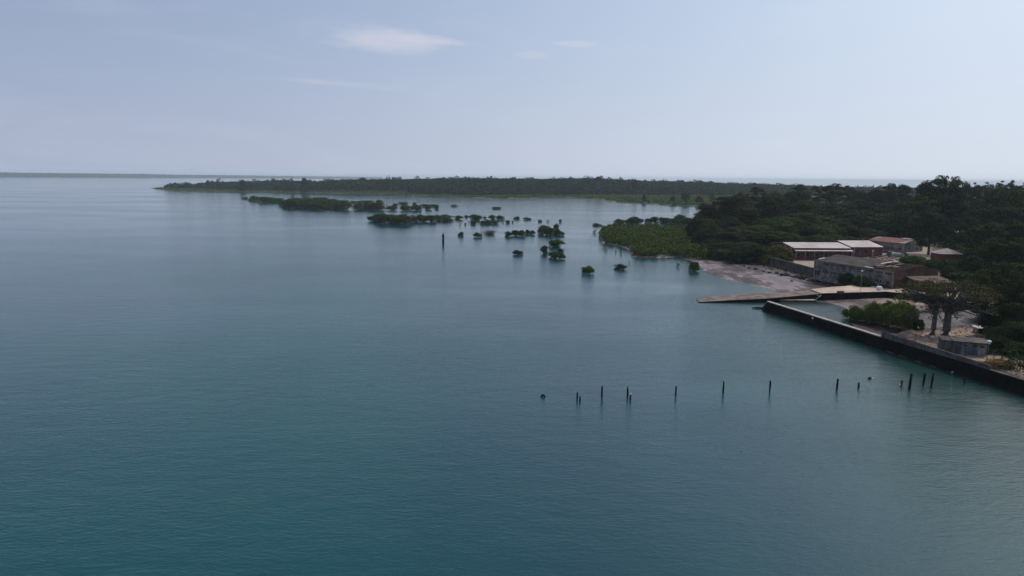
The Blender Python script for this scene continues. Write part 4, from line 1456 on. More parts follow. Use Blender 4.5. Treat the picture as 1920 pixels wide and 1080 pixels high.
# ------------------------------------------------------------------ posts in the water
def post(px, top, base, rad, label, shape='flat', lean=0.0, name='wooden_post', group='old jetty posts standing in the water'):
    p = P3(px, base, 0)
    k = math.hypot(p.x, p.y) / FPX
    h = (base - top) * k * 1.02
    mb = MB()
    r = rad
    w = [0, 0.04 * rng.uniform(-1, 1), 0.03 * rng.uniform(-1, 1)]
    if shape == 'point':
        mb.tube([(0, 0, -1.2), (w[1], 0, h * 0.55), (w[2], 0, h * 0.82), (w[2] + 0.02, 0, h)], [r * 1.05, r, r * 0.75, r * 0.18], 9)
    elif shape == 'slant':
        mb.tube([(0, 0, -1.2), (w[1], 0, h * 0.5), (w[2], 0, h * 0.86), (w[2] - r * 0.9, 0, h)], [r * 1.05, r, r * 0.9, r * 0.2], 9)
    elif shape == 'thick_top':
        mb.tube([(0, 0, -1.2), (0, 0, h * 0.25), (w[1], 0, h * 0.7), (w[2], 0, h)], [r * 0.7, r * 0.8, r * 1.05, r * 1.0], 9)
    else:
        mb.tube([(0, 0, -1.2), (w[1], 0, h * 0.5), (w[2], 0, h)], [r * 1.05, r, r * 0.93], 9)
    o = mb.build(name, M['wet_wood'])
    o.location = (p.x, p.y, 0)
    o.rotation_euler = (0, R(lean), rng.uniform(-0.2, 0.2))
    return tag(o, label, 'post', group)


post(1082, 735, 748, 0.16, 'short flat-topped post, left of a stub, third lump from the far left')['label'] = 'short flat-topped post with an even shorter stub just to its right'
post(1087.3, 742.5, 751.5, 0.16, 'stub of a post right beside a short flat-topped post')
post(1128.7, 723, 745, 0.17, 'tall straight post between the short pair and the pointed post')
post(1176.3, 722.5, 743.5, 0.17, 'tall post with a pointed top and a bird on the stub beside it', 'point')
post(1181.5, 740, 750, 0.17, 'short stub with a small white bird on top')
post(1267, 724, 740.5, 0.16, 'medium straight post standing alone right of the white bird', 'flat')
post(1356, 714, 737, 0.17, 'tall post with a slanting split top', 'slant')
post(1443, 714.5, 735, 0.18, 'tall thick post between the slant-topped post and the next to its right', 'thick_top')
post(1569.3, 711.5, 729.5, 0.19, 'tall flat-topped post left of the lone short stub', 'flat', 1)
post(1609.5, 718, 727, 0.19, 'short stub standing alone in the right part of the post row')
post(1690.3, 714, 723, 0.17, 'short post just left of the tallest right-hand post')
post(1705, 703.5, 730, 0.24, 'tallest thick post of the right-hand group', 'flat', 3)
post(1731, 702, 722.5, 0.24, 'middle thick post of the right-hand group of three', 'thick_top', 2)
post(1745.6, 702.5, 726.5, 0.24, 'rightmost thick post of the right-hand group of three', 'thick_top', 4)
post(1808, 709.5, 719.5, 0.17, 'small dark post in the shadow close under the quay wall')
o = post(831, 436, 456, 0.75, 'lone thick channel marker post with a wider head, out in the bay', 'flat', 0, 'marker_post', None)
p = P3(831, 456)
r = empty('marker_post', (p.x, p.y, 0), 0, 'lone thick channel marker post with a wider head, out in the bay', 'marker post')
bpy.data.objects.remove(o, do_unlink=True)
kz = math.hypot(p.x, p.y) / FPX
MB().tube([(0, 0, -2), (0, 0, 3.4 * kz * 4)], [0.7, 0.62], 10).build('post', M['wet_wood'], r)
hb = 3.4 * kz * 4
MB().box(-0.85, -0.85, hb - 0.3, 0.85, 0.85, hb + 0.35).build('platform', M['wet_wood'], r)
MB().tube([(0, 0, hb + 0.35), (0, 0, hb + 1.2), (0, 0, hb + 1.7)], [0.45, 0.45, 0.15], 8).build('light_housing', M['wet_wood'], r)

# lumps at the waterline
for px, py, s, lab in [(1018, 744, 0.42, 'dark lump of wreckage at the left end of the post row'), (1630.5, 710.5, 0.34, 'dark lump with a white bird beside it, right part of the post row')]:
    p = P3(px, py)
    mb = MB()
    mb.tube([(-s, 0, 0.0), (-s * 0.2, 0.05, s * 0.75), (s * 0.5, 0, s * 0.45), (s * 1.1, 0, -0.1)], [s * 0.25, s * 0.55, s * 0.5, s * 0.3], 8)
    mb.tube([(0, 0, s * 0.5), (s * 0.7, 0.1, s * 1.3)], [s * 0.25, s * 0.14], 6)
    o = mb.build('wreckage', M['wet_wood'])
    o.location = (p.x, p.y, 0)
    tag(o, lab, 'wreckage')


def bird(px, py, z, lab, s=0.22, rz=0.3):
    p = P3(px, py, z)
    mb = MB()
    mb.tube([(-1.3 * s, 0, 0.55 * s), (-0.7 * s, 0, 0.7 * s), (0, 0, 0.8 * s), (0.6 * s, 0, 0.95 * s), (0.85 * s, 0, 1.25 * s), (1.05 * s, 0, 1.45 * s), (1.4 * s, 0, 1.4 * s)],
            [0.06 * s, 0.3 * s, 0.42 * s, 0.32 * s, 0.18 * s, 0.2 * s, 0.03 * s], 8)
    mb.tube([(0, 0.1 * s, 0.5 * s), (0, 0.1 * s, 0)], 0.04 * s, 4).tube([(0, -0.1 * s, 0.5 * s), (0, -0.1 * s, 0)], 0.04 * s, 4)
    o = mb.build('bird', M['feather'])
    o.location = (p.x, p.y, z)
    o.rotation_euler = (0, 0, rz)
    return tag(o, lab, 'bird')


pb_ = P3(1181.5, 750)
o = bird(1181.5, 750, 0.0, 'small white bird perched on a short stub beside the pointed post')
o.location = (pb_.x, pb_.y, (750 - 740) * math.hypot(pb_.x, pb_.y) / FPX * 1.02)
bird(1637, 710.5, 0.02, 'white bird floating beside the dark lump', 0.2)
bird(1687, 723, 0.02, 'white bird on the water left of the short post near the quay', 0.24)
bird(1785, 699.5, 0.02, 'white bird under the dark quay wall face', 0.24, 0.1)

# ------------------------------------------------------------------ baobabs, basin bushes
rsb = np.random.RandomState(90)


def baobab(px, py, top_px, top_py, wpx, lab, seed, r0, split):
    b = P3(px, py, 2.9)
    b.z = gz(b.x, b.y) - 0.05
    t = PY(top_px, top_py, b.y)
    H, W = t.z - b.z, wpx * b.y / FPX * 1.02
    rs = np.random.RandomState(seed)
    root = empty('baobab_tree', tuple(b), 0, lab, 'tree')
    cx = t.x - b.x
    pf = []
    for (x, y, z, rx, ry, rz) in crown_puffs('umbrella', W, H, rs):
        pf.append((x + cx, y, z, rx, ry, rz))
    for i in range(14):
        a = rs.rand() * 6.28
        q = 0.5 + 0.5 * rs.rand()
        pf.append((cx + math.cos(a) * W * 0.45 * q, math.sin(a) * W * 0.4 * q, H * (0.28 + 0.3 * rs.rand()), W * 0.05, W * 0.05, W * 0.022))
    me = puffs_mesh('crown', pf, rs, 0.34, 0.40, jit=0.7)
    link('crown', me, root, M['leaf_baobab'])
    m = MB()
    zs = H * split
    m.tube([(0, 0, -0.3), (0.05, 0, 0.3), (0.12, 0, 1.5), (0.2, 0, zs * 0.75), (0.25, 0, zs)], [r0 * 1.45, r0 * 1.2, r0, r0 * 0.82, r0 * 0.6], 14)
    for i in range(len(pf)):
        p = Vector(pf[i][:3])
        z_s = zs * (0.55 + 0.45 * rs.rand())
        s = Vector((0.2, 0, z_s))
        m1 = s.lerp(p, 0.4) + Vector((0, 0, H * 0.05))
        m.tube([tuple(s), tuple(m1), tuple(s.lerp(p, 0.75) + Vector((0, 0, H * 0.03))), tuple(p)], [r0 * 0.34, r0 * 0.2, r0 * 0.12, r0 * 0.05], 6)
        for k in range(7):
            q = s.lerp(p, 0.55 + 0.45 * rs.rand())
            d = Vector((rs.normal(), rs.normal(), 0.5)) * W * 0.07
            m.tube([tuple(q), tuple(q + d * 0.5 + Vector((0, 0, 0.15))), tuple(q + d)], [r0 * 0.07, r0 * 0.045, r0 * 0.02], 4)
    m.build('trunk', M['bark_grey'], root)
    return root


baobab(1748, 629, 1734, 522, 100, 'left-hand baobab with the slimmer swollen trunk by the basin', 91, 0.55, 0.62)
baobab(1772, 632, 1790, 513, 162, 'right-hand baobab with the thicker trunk and the wider crown', 92, 0.85, 0.6)

bush_px = [(1594, 596, 24, 22), (1606, 601, 26, 24), (1620, 604, 26, 28), (1632, 606, 26, 34), (1646, 608, 28, 32), (1660, 612, 30, 36), (1676, 616, 34, 42), (1694, 620, 34, 44), (1704, 622, 26, 38), (1645, 598, 26, 24), (1668, 602, 30, 30), (1690, 606, 30, 32)]
for i, (px, py, wp, hp) in enumerate(sorted(bush_px)):
    p = P3(px, py, 0.3)
    k = math.hypot(p.x, p.y) / FPX
    cm, tm, W, H = BM[i % 2] if 'BM' in globals() else (None,) * 4
    if cm is None:
        BM = []
        for s in (101, 102):
            rs = np.random.RandomState(s)
            pf = []
            for j in range(34):
                a, q = rs.rand() * 6.28, rs.rand() ** 0.5
                pr = 0.6 + 0.4 * rs.rand()
                pf.append((math.cos(a) * 1.7 * q, math.sin(a) * 1.7 * q, 0.3 + (1 - q * q * 0.4) * 3.8 * rs.rand() ** 0.8, pr * 0.8, pr * 0.8, pr * 1.1))
            c_ = puffs_mesh('crown', pf, rs, 1.0, 0.24, up=0.3, jit=0.7)
            c_.materials.append(M['leaf_basin'])
            m_ = MB()
            for j in range(16):
                a = rs.rand() * 6.28
                q = rs.rand() * 1.3
                m_.tube([(math.cos(a) * q, math.sin(a) * q, -0.5), tuple(pf[j][:3])], [0.05, 0.02], 4)
            t_ = m_.mesh('stems')
            t_.materials.append(M['bark'])
            BM.append((c_, t_, 4.6, 4.9))
        cm, tm, W, H = BM[0]
    e = empty('mangrove_shrub', (p.x, p.y, max(0.0, gz(p.x, p.y)) - 0.05), rng.uniform(0, 6), '%s green shrub, %s from the left in the clump inside the basin' % ('low' if hp < 26 else 'tall', ORD[i]), 'shrub', 'green shrubs in the basin')
    e.scale = (wp * k / W * 1.3, wp * k / W * 1.3, hp * k / H * 1.12)
    link('crown', cm, e)
    link('stems', tm, e)


# ------------------------------------------------------------------ buildings
def building(name, origin, rz, label, cat='building'):
    return empty(name, origin, rz, label, cat)


def window(root, x, y, z, w, h, face='front', mat='opening', frame=None, d=0.0):
    """a window proud of a wall: opening pane with a frame round it; face front looks to -y, side looks to +x or -x"""
    f = 0.09
    mbf, mbp = MB(), MB()
    if face == 'front':
        mbp.box(x, y - 0.02, z, x + w, y - 0.004, z + h)
        mbf.box(x - f, y - 0.06, z - f, x + w + f, y - 0.003, z).box(x - f, y - 0.06, z + h, x + w + f, y - 0.003, z + h + f)
        mbf.box(x - f, y - 0.06, z + 0.002, x, y - 0.003, z + h - 0.002).box(x + w, y - 0.06, z + 0.002, x + w + f, y - 0.003, z + h - 0.002)
    elif face == 'left':
        mbp.box(x - 0.02, y, z, x - 0.004, y + w, z + h)
        mbf.box(x - 0.06, y - f, z - f, x - 0.003, y + w + f, z).box(x - 0.06, y - f, z + h, x - 0.003, y + w + f, z + h + f)
    else:
        mbp.box(x + 0.004, y, z, x + 0.02, y + w, z + h)
        mbf.box(x + 0.003, y - f, z - f, x + 0.06, y + w + f, z).box(x + 0.003, y - f, z + h, x + 0.06, y + w + f, z + h + f)
    wo_ = mbf.build('window', M[frame or 'wall_grey'], root)
    mbp.build('pane', M[mat], wo_)
    return wo_


def gable_shed(root, L, D, eave, ridge_y, ridge, wall_mat, roof_mat, ov=0.35, t=0.12, roofs=None):
    prof = [(0, -1.5), (D, -1.5), (D, eave), (ridge_y, ridge), (0, eave)]
    MB().extrude_x(prof, 0, L).build('wall', M[wall_mat], root)
    if roofs is not False:
        s1 = (ridge - eave) / ridge_y
        s2 = (ridge - eave) / (D - ridge_y)
        u = 0.03
        MB().slab([(-ov, -ov, eave - s1 * ov + t + u), (L + ov, -ov, eave - s1 * ov + t + u), (L + ov, ridge_y - 0.01, ridge + t + u), (-ov, ridge_y - 0.01, ridge + t + u)], t).build('roof', M[roof_mat], root)
        MB().slab([(-ov, ridge_y + 0.01, ridge + t + u), (L + ov, ridge_y + 0.01, ridge + t + u), (L + ov, D + ov, eave - s2 * ov + t + u), (-ov, D + ov, eave - s2 * ov + t + u)], t).build('roof', M[roof_mat], root)


# A: long shed with a white roof and a lean-to canopy
a0, a1 = P3(1487, 487, 3), P3(1592, 487.5, 3)
L = (a1 - a0).length
rzA = math.atan2(a1.y - a0.y, a1.x - a0.x)
za = PY(1485, 465, a0.y).z - 3
ra = PY(1467, 454.5, a0.y + 12).z - 3
A_ = building('long_shed', (a0.x, a0.y, 3), rzA, 'long brick-red shed with a pale metal roof and lower canopy strip, left of its twin')
gable_shed(A_, L, 26, za, 12, ra, 'brick_wall', 'white_roof')
cz = za - 0.75
MB().slab([(-0.1, -2.6, cz - 0.35), (L + 0.6, -2.6, cz - 0.35), (L + 0.6, -0.004, cz), (-0.1, -0.004, cz)], 0.1).build('canopy_roof', M['white_roof'], A_)
for k in range(7):
    x = 0.1 + k * (L - 0.2) / 6
    MB().box(x - 0.12, -2.45, 0, x + 0.12, -2.2, cz - 0.44).build('canopy_post', M['pink_wall'], A_)
for k in range(6):
    x = 1.6 + k * (L - 0.5) / 6
    window(A_, x, 0, 1.6, 1.7, 1.5, 'front', 'opening', 'pink_wall')
for k in range(5):
    window(A_, 0, 3 + k * 4.4, 1.5, 1.8, 1.5, 'left', 'opening', 'pink_wall')
# B: its twin, one bay deeper and taller
b0, b1 = P3(1596, 484, 3), P3(1655, 483, 3)
b0 = Vector((P3(1597, 463, 9).x * 1.0, 0, 3))
Yb = a0.y + 12.5
b0 = PY(1597, 463.5, Yb)
b1 = PY(1655.5, 461.5, Yb + 1.8)
LB = math.hypot(b1.x - b0.x, b1.y - b0.y)
B_ = building('tall_shed', (b0.x, b0.y, 3), math.atan2(b1.y - b0.y, b1.x - b0.x), 'taller brick-red shed with a pale metal roof, right of the long one')
rb = PY(1577, 451.5, Yb + 12).z - 3
gable_shed(B_, LB, 26, b0.z - 3, 12, rb, 'brick_wall', 'white_roof')
for k in range(3):
    window(B_, 2.0 + k * (LB - 2) / 3, 0, 2.0, 2.2, 1.9, 'front', 'opening', 'pink_wall')
MB().box(LB * 0.62, -0.06, -0.2, LB * 0.62 + 3.2, -0.004, 3.4).build('door', M['rust'], B_)

# C: two-storey house with a red roof
Yc_ = a0.y + 36
c1 = PY(1696, 457, Yc_)
c0 = PY(1628, 447, Yc_ + 19)
dirC = Vector((c1.x - c0.x, c1.y - c0.y, 0))
LC = dirC.length
gC = gz(c1.x, c1.y)
zc = c1.z - gC
C_ = building('two_storey_house', (c0.x, c0.y, gC), math.atan2(dirC.y, dirC.x), 'two-storey white house with a red roof behind the sheds', 'house')
DC, rC = 15.0, zc + 1.9
gable_shed(C_, LC, DC, zc, 7.5, rC, 'pink_wall', 'red_roof', roofs=False)
u = 0.03
tt = 0.14
hip = 4.5
MB().slab([(-0.5, -0.5, zc + 0.05), (LC * 0.86, -0.5, zc + 0.05), (LC * 0.86, 7.49, rC + tt), (hip, 7.49, rC + tt)], tt).build('roof', M['red_roof'], C_)
MB().slab([(hip, 7.51, rC + tt), (LC + 0.5, 7.51, rC + tt), (LC + 0.5, DC + 0.5, zc + 0.05), (-0.5, DC + 0.5, zc + 0.05)], tt).build('roof', M['red_roof'], C_)
MB().slab([(LC * 0.86 + 0.02, -0.5, zc + 0.2), (LC + 0.5, -0.5, zc + 0.2), (LC + 0.5, 1.8, zc + 0.62), (LC * 0.86 + 0.02, 1.8, zc + 0.62)], 0.1).build('roof_patch', M['pale_roof'], C_)
MB().slab([(LC * 0.72, 6.0, rC + 0.05), (LC * 0.95, 6.0, rC + 0.05), (LC * 0.95, 7.6, rC + 0.45), (LC * 0.72, 7.6, rC + 0.45)], 0.1).build('roof_patch', M['pale_roof'], C_)
MB().box(LC + 0.003, 0.05, -0.5, LC + 0.12, DC - 0.05, zc - 0.1).build('end_wall_render', M['white_wall'], C_)
for fl, z in ((0, 1.0), (1, 3.9)):
    for k in range(9):
        if (k + fl) % 4 == 3: continue
        if z + 1.2 > zc - 0.2: continue
        window(C_, 1.2 + k * (LC - 2) / 9, 0, z, 1.1, 1.15, 'front', 'opening', 'white_wall')
    window(C_, LC + 0.12, 9.5, z, 1.5, 1.2, 'right', 'opening', 'white_wall')
    window(C_, LC + 0.12, 3.0, z, 1.2, 1.2, 'right', 'opening', 'white_wall')

# D: long ruined shed
d0, d1 = P3(1527, 516, 3), P3(1675, 541, 3)
d0 = PY(1527, 487, 264.5)
d1 = PY(1676, 511, 231.5)
zd = (d0.z + d1.z) / 2 - 3
dirD = Vector((d1.x - d0.x, d1.y - d0.y, 0))
LD = dirD.length
D_ = building('ruined_shed', (d0.x, d0.y, 3), math.atan2(dirD.y, dirD.x), 'long derelict shed with dirty white walls and a partly fallen dark roof', 'building')
# local x runs towards the camera along the white wall, local +y is away from the bay
DD, rD = 21.5, zd + 1.75
prof = [(0, -1.5), (DD, -1.5), (DD, zd), (11.5, rD), (0, zd)]
MB().box(0, 0, -1.5, LD, 0.3, zd).build('long_wall', M['white_wall'], D_)
MB().box(0, DD - 0.3, -1.5, LD, DD, zd).build('back_wall', M['mud_wall'], D_)
MB().extrude_x(prof_in := [(0.302, -1.5), (DD - 0.302, -1.5), (DD - 0.302, zd), (11.5, rD - 0.03), (0.302, zd)], LD - 0.3, LD - 0.002).build('gable_wall', M['mud_wall'], D_)
MB().extrude_x(prof_in, 0.002, 0.3).build('gable_wall', M['white_wall'], D_)
MB().box(LD + 0.002, 6.5, -0.1, LD + 0.06, 12.5, 4.4).build('doorway', M['opening'], D_)
MB().box(LD + 0.002, 1.2, 2.6, LD + 0.05, 5.5, 3.2).build('vent', M['opening'], D_)
s1 = (rD - zd) / 11.5
s2 = (rD - zd) / (DD - 11.5)


def roof_pt(x, y, up=0.0):
    return (x, y, (zd + s1 * y if y <= 11.5 else rD - s2 * (y - 11.5)) + 0.16 + up)


cut = LD * 0.66
MB().slab([roof_pt(2.2, -0.5), roof_pt(cut, -0.5), roof_pt(cut + 2.5, 11.49), roof_pt(-0.4, 11.49)], 0.1).build('roof', M['grey_roof'], D_)
MB().slab([roof_pt(-0.4, 11.51), roof_pt(LD - 6, 11.51), roof_pt(LD - 3, DD + 0.5), roof_pt(-0.4, DD + 0.5)], 0.1).build('roof', M['grey_roof'], D_)
MB().slab([roof_pt(0.2, 1.8, 0.15), roof_pt(1.7, 0.6, 0.25), roof_pt(1.9, 3.6, 0.2), roof_pt(0.4, 4.6, 0.1)], 0.05).build('loose_sheet', M['white_roof'], D_)
rr2 = random.Random(9)
for k in range(9):
    x0 = cut + 0.6 + rr2.random() * (LD - cut - 3)
    y0 = 0.5 + rr2.random() * 9
    w_, d_ = 1.2 + rr2.random() * 1.6, 1.4 + rr2.random() * 1.6
    up = 0.10 + 0.03 * k
    MB().slab([roof_pt(x0, y0, up), roof_pt(x0 + w_, y0 + 0.2, up), roof_pt(x0 + w_ + 0.2, min(y0 + d_, 11.3), up), roof_pt(x0 + 0.1, min(y0 + d_, 11.3), up)], 0.05).build('roof_sheet', M['grey_roof' if k % 3 else 'red_roof'], D_)
for k in range(11):                                                     # bare purlins along the fallen part
    y = 0.4 + k * 1.08
    a, b = roof_pt(cut - 0.5, y, -0.02), roof_pt(LD + 0.4, y, -0.02)
    MB().hexa([(a[0], y - 0.09, a[2] - 0.16), (b[0], y - 0.09, b[2] - 0.16), (b[0], y + 0.09, b[2] - 0.16), (a[0], y + 0.09, a[2] - 0.16)],
              [(a[0], y - 0.09, a[2]), (b[0], y - 0.09, b[2]), (b[0], y + 0.09, b[2]), (a[0], y + 0.09, a[2])]).build('purlin', M['timber'], D_)
for k in range(7):                                                      # trusses
    x = cut + 0.8 + k * (LD - cut - 1.6) / 6
    mb = MB()
    mb.tube([(x, 0.3, zd - 0.1), (x, 11.5, rD - 0.12)], 0.1, 5).tube([(x, 11.5, rD - 0.12), (x, DD - 0.3, zd - 0.1)], 0.1, 5).tube([(x, 0.3, zd - 0.15), (x, DD - 0.3, zd - 0.15)], 0.09, 5)
    mb.build('truss', M['timber'], D_)
MB().slab([roof_pt(cut + 1.5, 5.5, 0.5), roof_pt(cut + 2.6, 5.2, 0.55), roof_pt(cut + 3.4, 9.6, 0.5), roof_pt(cut + 2.2, 9.8, 0.5)], 0.05).build('loose_sheet', M['white_roof'], D_)
MB().slab([roof_pt(cut + 0.1, -0.3, 0.25), roof_pt(cut + 3.6, -0.3, 0.2), roof_pt(cut + 3.6, 0.3, 0.25), roof_pt(cut + 0.1, 0.3, 0.3)], 0.05).build('loose_sheet', M['white_roof'], D_)
nb = 9
for k in range(nb + 1):
    x = min(max(k * LD / nb, 0.25), LD - 0.25)
    MB().box(x - 0.12, -0.10, -1.5, x + 0.12, -0.003, zd - 0.02).build('pilaster', M['pink_wall'], D_)
for k in range(nb):
    bx = k * LD / nb
    bw = LD / nb
    for j in range(3):
        w_ = bw * 0.17
        xx = bx + bw * (0.2 + 0.24 * j)
        if k > 0:
            window(D_, xx, 0, zd - 1.05, w_, 0.5, 'front', 'opening', 'white_wall')
        if k == 0:
            window(D_, xx, 0, 0.6, w_, 1.9, 'front', 'opening', 'white_wall')
        elif k < nb - 1:
            window(D_, xx, 0, 2.0, w_, 0.75, 'front', 'opening', 'white_wall')
window(D_, LD * 0.93, 0, 1.6, 1.2, 1.2, 'front', 'opening', 'white_wall')

# E: hut with a pale hipped roof
e0 = P3(1762, 490, gz(*P(1762, 490, 3.5)))
ze = PY(1757, 475.5, e0.y).z - e0.z
E_ = building('hut', (e0.x, e0.y, e0.z), R(-3), 'small brick-red hut with a pale hipped roof, in front of the dense round tree', 'hut')
WE = 9.8
MB().box(0, 0, -1, WE, 8, ze).build('wall', M['brick_wall'], E_)
ap = (WE / 2, 4.0, ze + 2.3)
cs = [(-0.6, -0.6, ze - 0.1), (WE + 0.6, -0.6, ze - 0.1), (WE + 0.6, 8.6, ze - 0.1), (-0.6, 8.6, ze - 0.1)]
MB().add(cs + [ap] + [(x, y, z - 0.15) for x, y, z in cs], [(0, 1, 4), (1, 2, 4), (2, 3, 4), (3, 0, 4), (0, 5, 6, 1), (1, 6, 7, 2), (2, 7, 8, 3), (3, 8, 5, 0), (5, 8, 7, 6)]).build('roof', M['pale_roof'], E_)
window(E_, 2.0, 0, 1.0, 1.1, 1.1, 'front', 'opening', 'pink_wall')
MB().box(6.0, -0.05, 0, 7.0, -0.003, 2.2).build('door', M['rust'], E_)

# F: low roof right of the ruined shed gable
f0 = PY(1728, 531, 226)
f1 = PY(1789, 514, 236)
zf = f0.z
F_ = building('low_store', (f0.x, f0.y, gz(f0.x, f0.y) - 0.1), R(8), 'low store with a tan sheet roof behind the baobab crown', 'building')
zr = f0.z - F_.location.z
MB().extrude_x([(0, -0.5), (7.5, -0.5), (7.5, zr + 0.95), (0, zr - 0.1)], 0.3, 12.5).build('wall', M['mud_wall'], F_)
MB().slab([(0, -0.5, zr), (12.8, -0.5, zr), (12.8, 8.0, zr + 1.25), (0, 8.0, zr + 1.25)], 0.1).build('roof', M['tan_roof'], F_)
window(F_, 2.0, 0, 0.9, 1.2, 1.0, 'front', 'opening', 'wall_grey')
window(F_, 8.0, 0, 0.9, 1.2, 1.0, 'front', 'opening', 'wall_grey')

# two houses glimpsed between the crowns on the right
for px, py, Y, mat, lab in [(1806, 432, 405, 'pale_roof', 'pale roofed house half hidden behind the trees above the hut'), (1888, 444, 375, 'pale_roof', 'pale roofed house glimpsed through the trees at the right edge')]:
    q = PY(px, py, Y)
    g = gz(q.x, q.y)
    hh = q.z - g
    G_ = building('house', (q.x - 4, q.y, g), R(6), lab, 'house')
    gable_shed(G_, 9, 8, hh - 1.2, 4, hh, 'white_wall', mat)
    window(G_, 2, 0, hh - 3.2, 1.1, 1.1, 'front', 'opening', 'pink_wall')
    window(G_, 5.5, 0, hh - 3.2, 1.1, 1.1, 'front', 'opening', 'pink_wall')

# H: flat-roofed hut on the quay
h0, h1 = P3(1765, 661, 3), P3(1848, 668.5, 3)
dirH = Vector((h1.x - h0.x, h1.y - h0.y, 0))
LH = dirH.length
gh = 2.9
zh = PY(1765, 638, h0.y).z - gh
H_ = building('flat_roofed_hut', (h0.x, h0.y, gh), math.atan2(dirH.y, dirH.x), 'flat-roofed white and blue hut behind the quay wall', 'hut')
MB().box(0, 0, -0.5, LH * 0.25, 4.4, zh).build('side_room', M['wall_grey'], H_)
MB().box(LH * 0.25 + 0.003, -0.15, -0.5, LH * 0.44, 4.3, zh - 0.02).build('blue_room', M['blue_paint'], H_)
MB().box(LH * 0.44 + 0.003, -0.3, -0.5, LH, 4.2, zh - 0.04).build('wall', M['white_wall'], H_)
MB().box(-0.2, -0.1, zh + 0.003, LH * 0.46, 4.7, zh + 0.14).build('roof', M['wall_grey'], H_)
MB().box(LH * 0.22, -0.9, zh + 0.143, LH + 0.5, 4.7, zh + 0.27).build('roof', M['parapet'], H_)
for x in (0.49, 0.70, 0.86):
    window(H_, LH * x, -0.3, zh - 0.85, LH * 0.08, 0.34, 'front', 'opening', 'white_wall')
for x in (0.50, 0.66):
    MB().box(LH * x, -0.36, 0, LH * x + 1.2, -0.303, 1.9).build('door', M['blue_paint'], H_)
MB().box(LH * 0.29, -0.2, 0.1, LH * 0.41, -0.153, 1.95).build('door', M['dark_paint'], H_)

# small kiosk with a bright roof
k0 = P3(1832, 626, 2.9)
K_ = building('kiosk', (k0.x, k0.y, gz(k0.x, k0.y)), R(-4), 'small corrugated kiosk with a bright white roof, behind the flat-roofed hut', 'kiosk')
MB().box(0, 0, -0.3, 3.0, 2.0, 1.25).build('wall', M['pale_roof'], K_)
MB().slab([(-0.15, -0.25, 1.36), (3.15, -0.25, 1.36), (3.15, 2.2, 1.5), (-0.15, 2.2, 1.5)], 0.1).build('roof', M['white_paint'], K_)
MB().box(0.4, -0.03, 0.0, 1.1, -0.003, 1.05).build('door', M['rust'], K_)

# grey compound wall along the bank
cw = [P3(*a) for a in ((1415, 489, 1.6), (1460, 499, 1.6), (1500, 509, 1.6), (1535, 518, 1.6), (1570, 527, 1.7), (1603, 535.5, 1.8))]
cwp = sub(cw, 5)
r = empty('compound_wall', tuple(cw[0]), 0, 'grey rendered compound wall along the top of the mud bank', 'wall')
mb = MB()
path_wall(mb, cwp, 0.3, [0.6] * len(cwp), [4.9 - 0.045 * i for i in range(len(cwp))], 1)
rel(mb.build('wall', M['wall_grey'], r), r)
mb = MB()
path_wall(mb, offset_path(cwp, -0.06), 0.42, [4.903 - 0.045 * i for i in range(len(cwp))], [5.0 - 0.045 * i for i in range(len(cwp))], 1)
rel(mb.build('coping', M['parapet'], r), r)


# ------------------------------------------------------------------ lamps and poles
def street_lamp(px, base, top, z, label, kind='arm', th=0.07):
    p = P3(px, base, z)
    k = math.hypot(p.x, p.y) / FPX
    h = (base - top) * k
    r = empty('street_lamp', tuple(p), 0, label, 'street lamp')
    if kind == 'dome':
        MB().tube([(0, 0, -0.3), (0, 0, h - 0.55)], [th, th * 0.8], 8).build('pole', M['dark_paint'], r)
        mb = MB()
        mb.tube([(0, 0, h - 0.62), (0, 0, h - 0.5), (0, 0, h - 0.15), (0, 0, h + 0.05), (0, 0, h + 0.15)], [0.1, 0.2, 0.46, 0.40, 0.08], 14)
        mb.build('lamp_shade', M['white_paint'], r)
    elif kind == 'arm':
        MB().tube([(0, 0, -0.3), (0, 0, h)], [th, th * 0.7], 8).build('pole', M['grey_metal'], r)
        MB().tube([(0, 0, h), (0.4, -0.2, h + 0.25), (1.3, -0.5, h + 0.3)], 0.05, 6).build('arm', M['grey_metal'], r)
        MB().tube([(1.2, -0.45, h + 0.26), (1.5, -0.55, h + 0.24), (1.9, -0.7, h + 0.28)], [0.06, 0.16, 0.08], 8).build('lamp_head', M['white_paint'], r)
    else:
        MB().tube([(0, 0, -0.3), (0, 0, h)], [th, th * 0.8], 8).build('pole', M['grey_metal'], r)
        MB().tube([(0, 0, h - 0.1), (0, 0, h + 0.1), (0, 0, h + 0.45), (0, 0, h + 0.55)], [0.1, 0.28, 0.28, 0.1], 10).build('lamp_head', M['white_paint'], r)
    return r


street_lamp(1849, 684, 645.5, 2.95, 'street lamp with a big white dome shade in front of the flat-roofed hut', 'dome')
street_lamp(1613, 548, 513, 3.0, 'thin street lamp on the wharf in front of the long white wall', 'ball', 0.06)
street_lamp(1482, 488, 465, 3.0, 'pale street lamp at the left front corner of the long red shed', 'arm', 0.14)
street_lamp(1600, 487, 466, 3.0, 'pale street lamp between the two red sheds', 'arm', 0.13)
street_lamp(1635.5, 486, 472.5, 3.0, 'short white lamp among the stacked pipes in the yard', 'ball', 0.14)
q = PY(1566, 480, 274)
r = empty('vent_pipe', (q.x, q.y, q.z - 0.5), 0, 'white vent pipe standing on the ridge of the derelict shed', 'vent')
MB().tube([(0, 0, -0.6), (0, 0, 0.7)], 0.13, 8).build('pipe', M['white_paint'], r)
MB().tube([(0, 0, 0.702), (0, 0, 0.8), (0, 0, 1.0)], [0.3, 0.3, 0.05], 8).build('cowl', M['white_paint'], r)

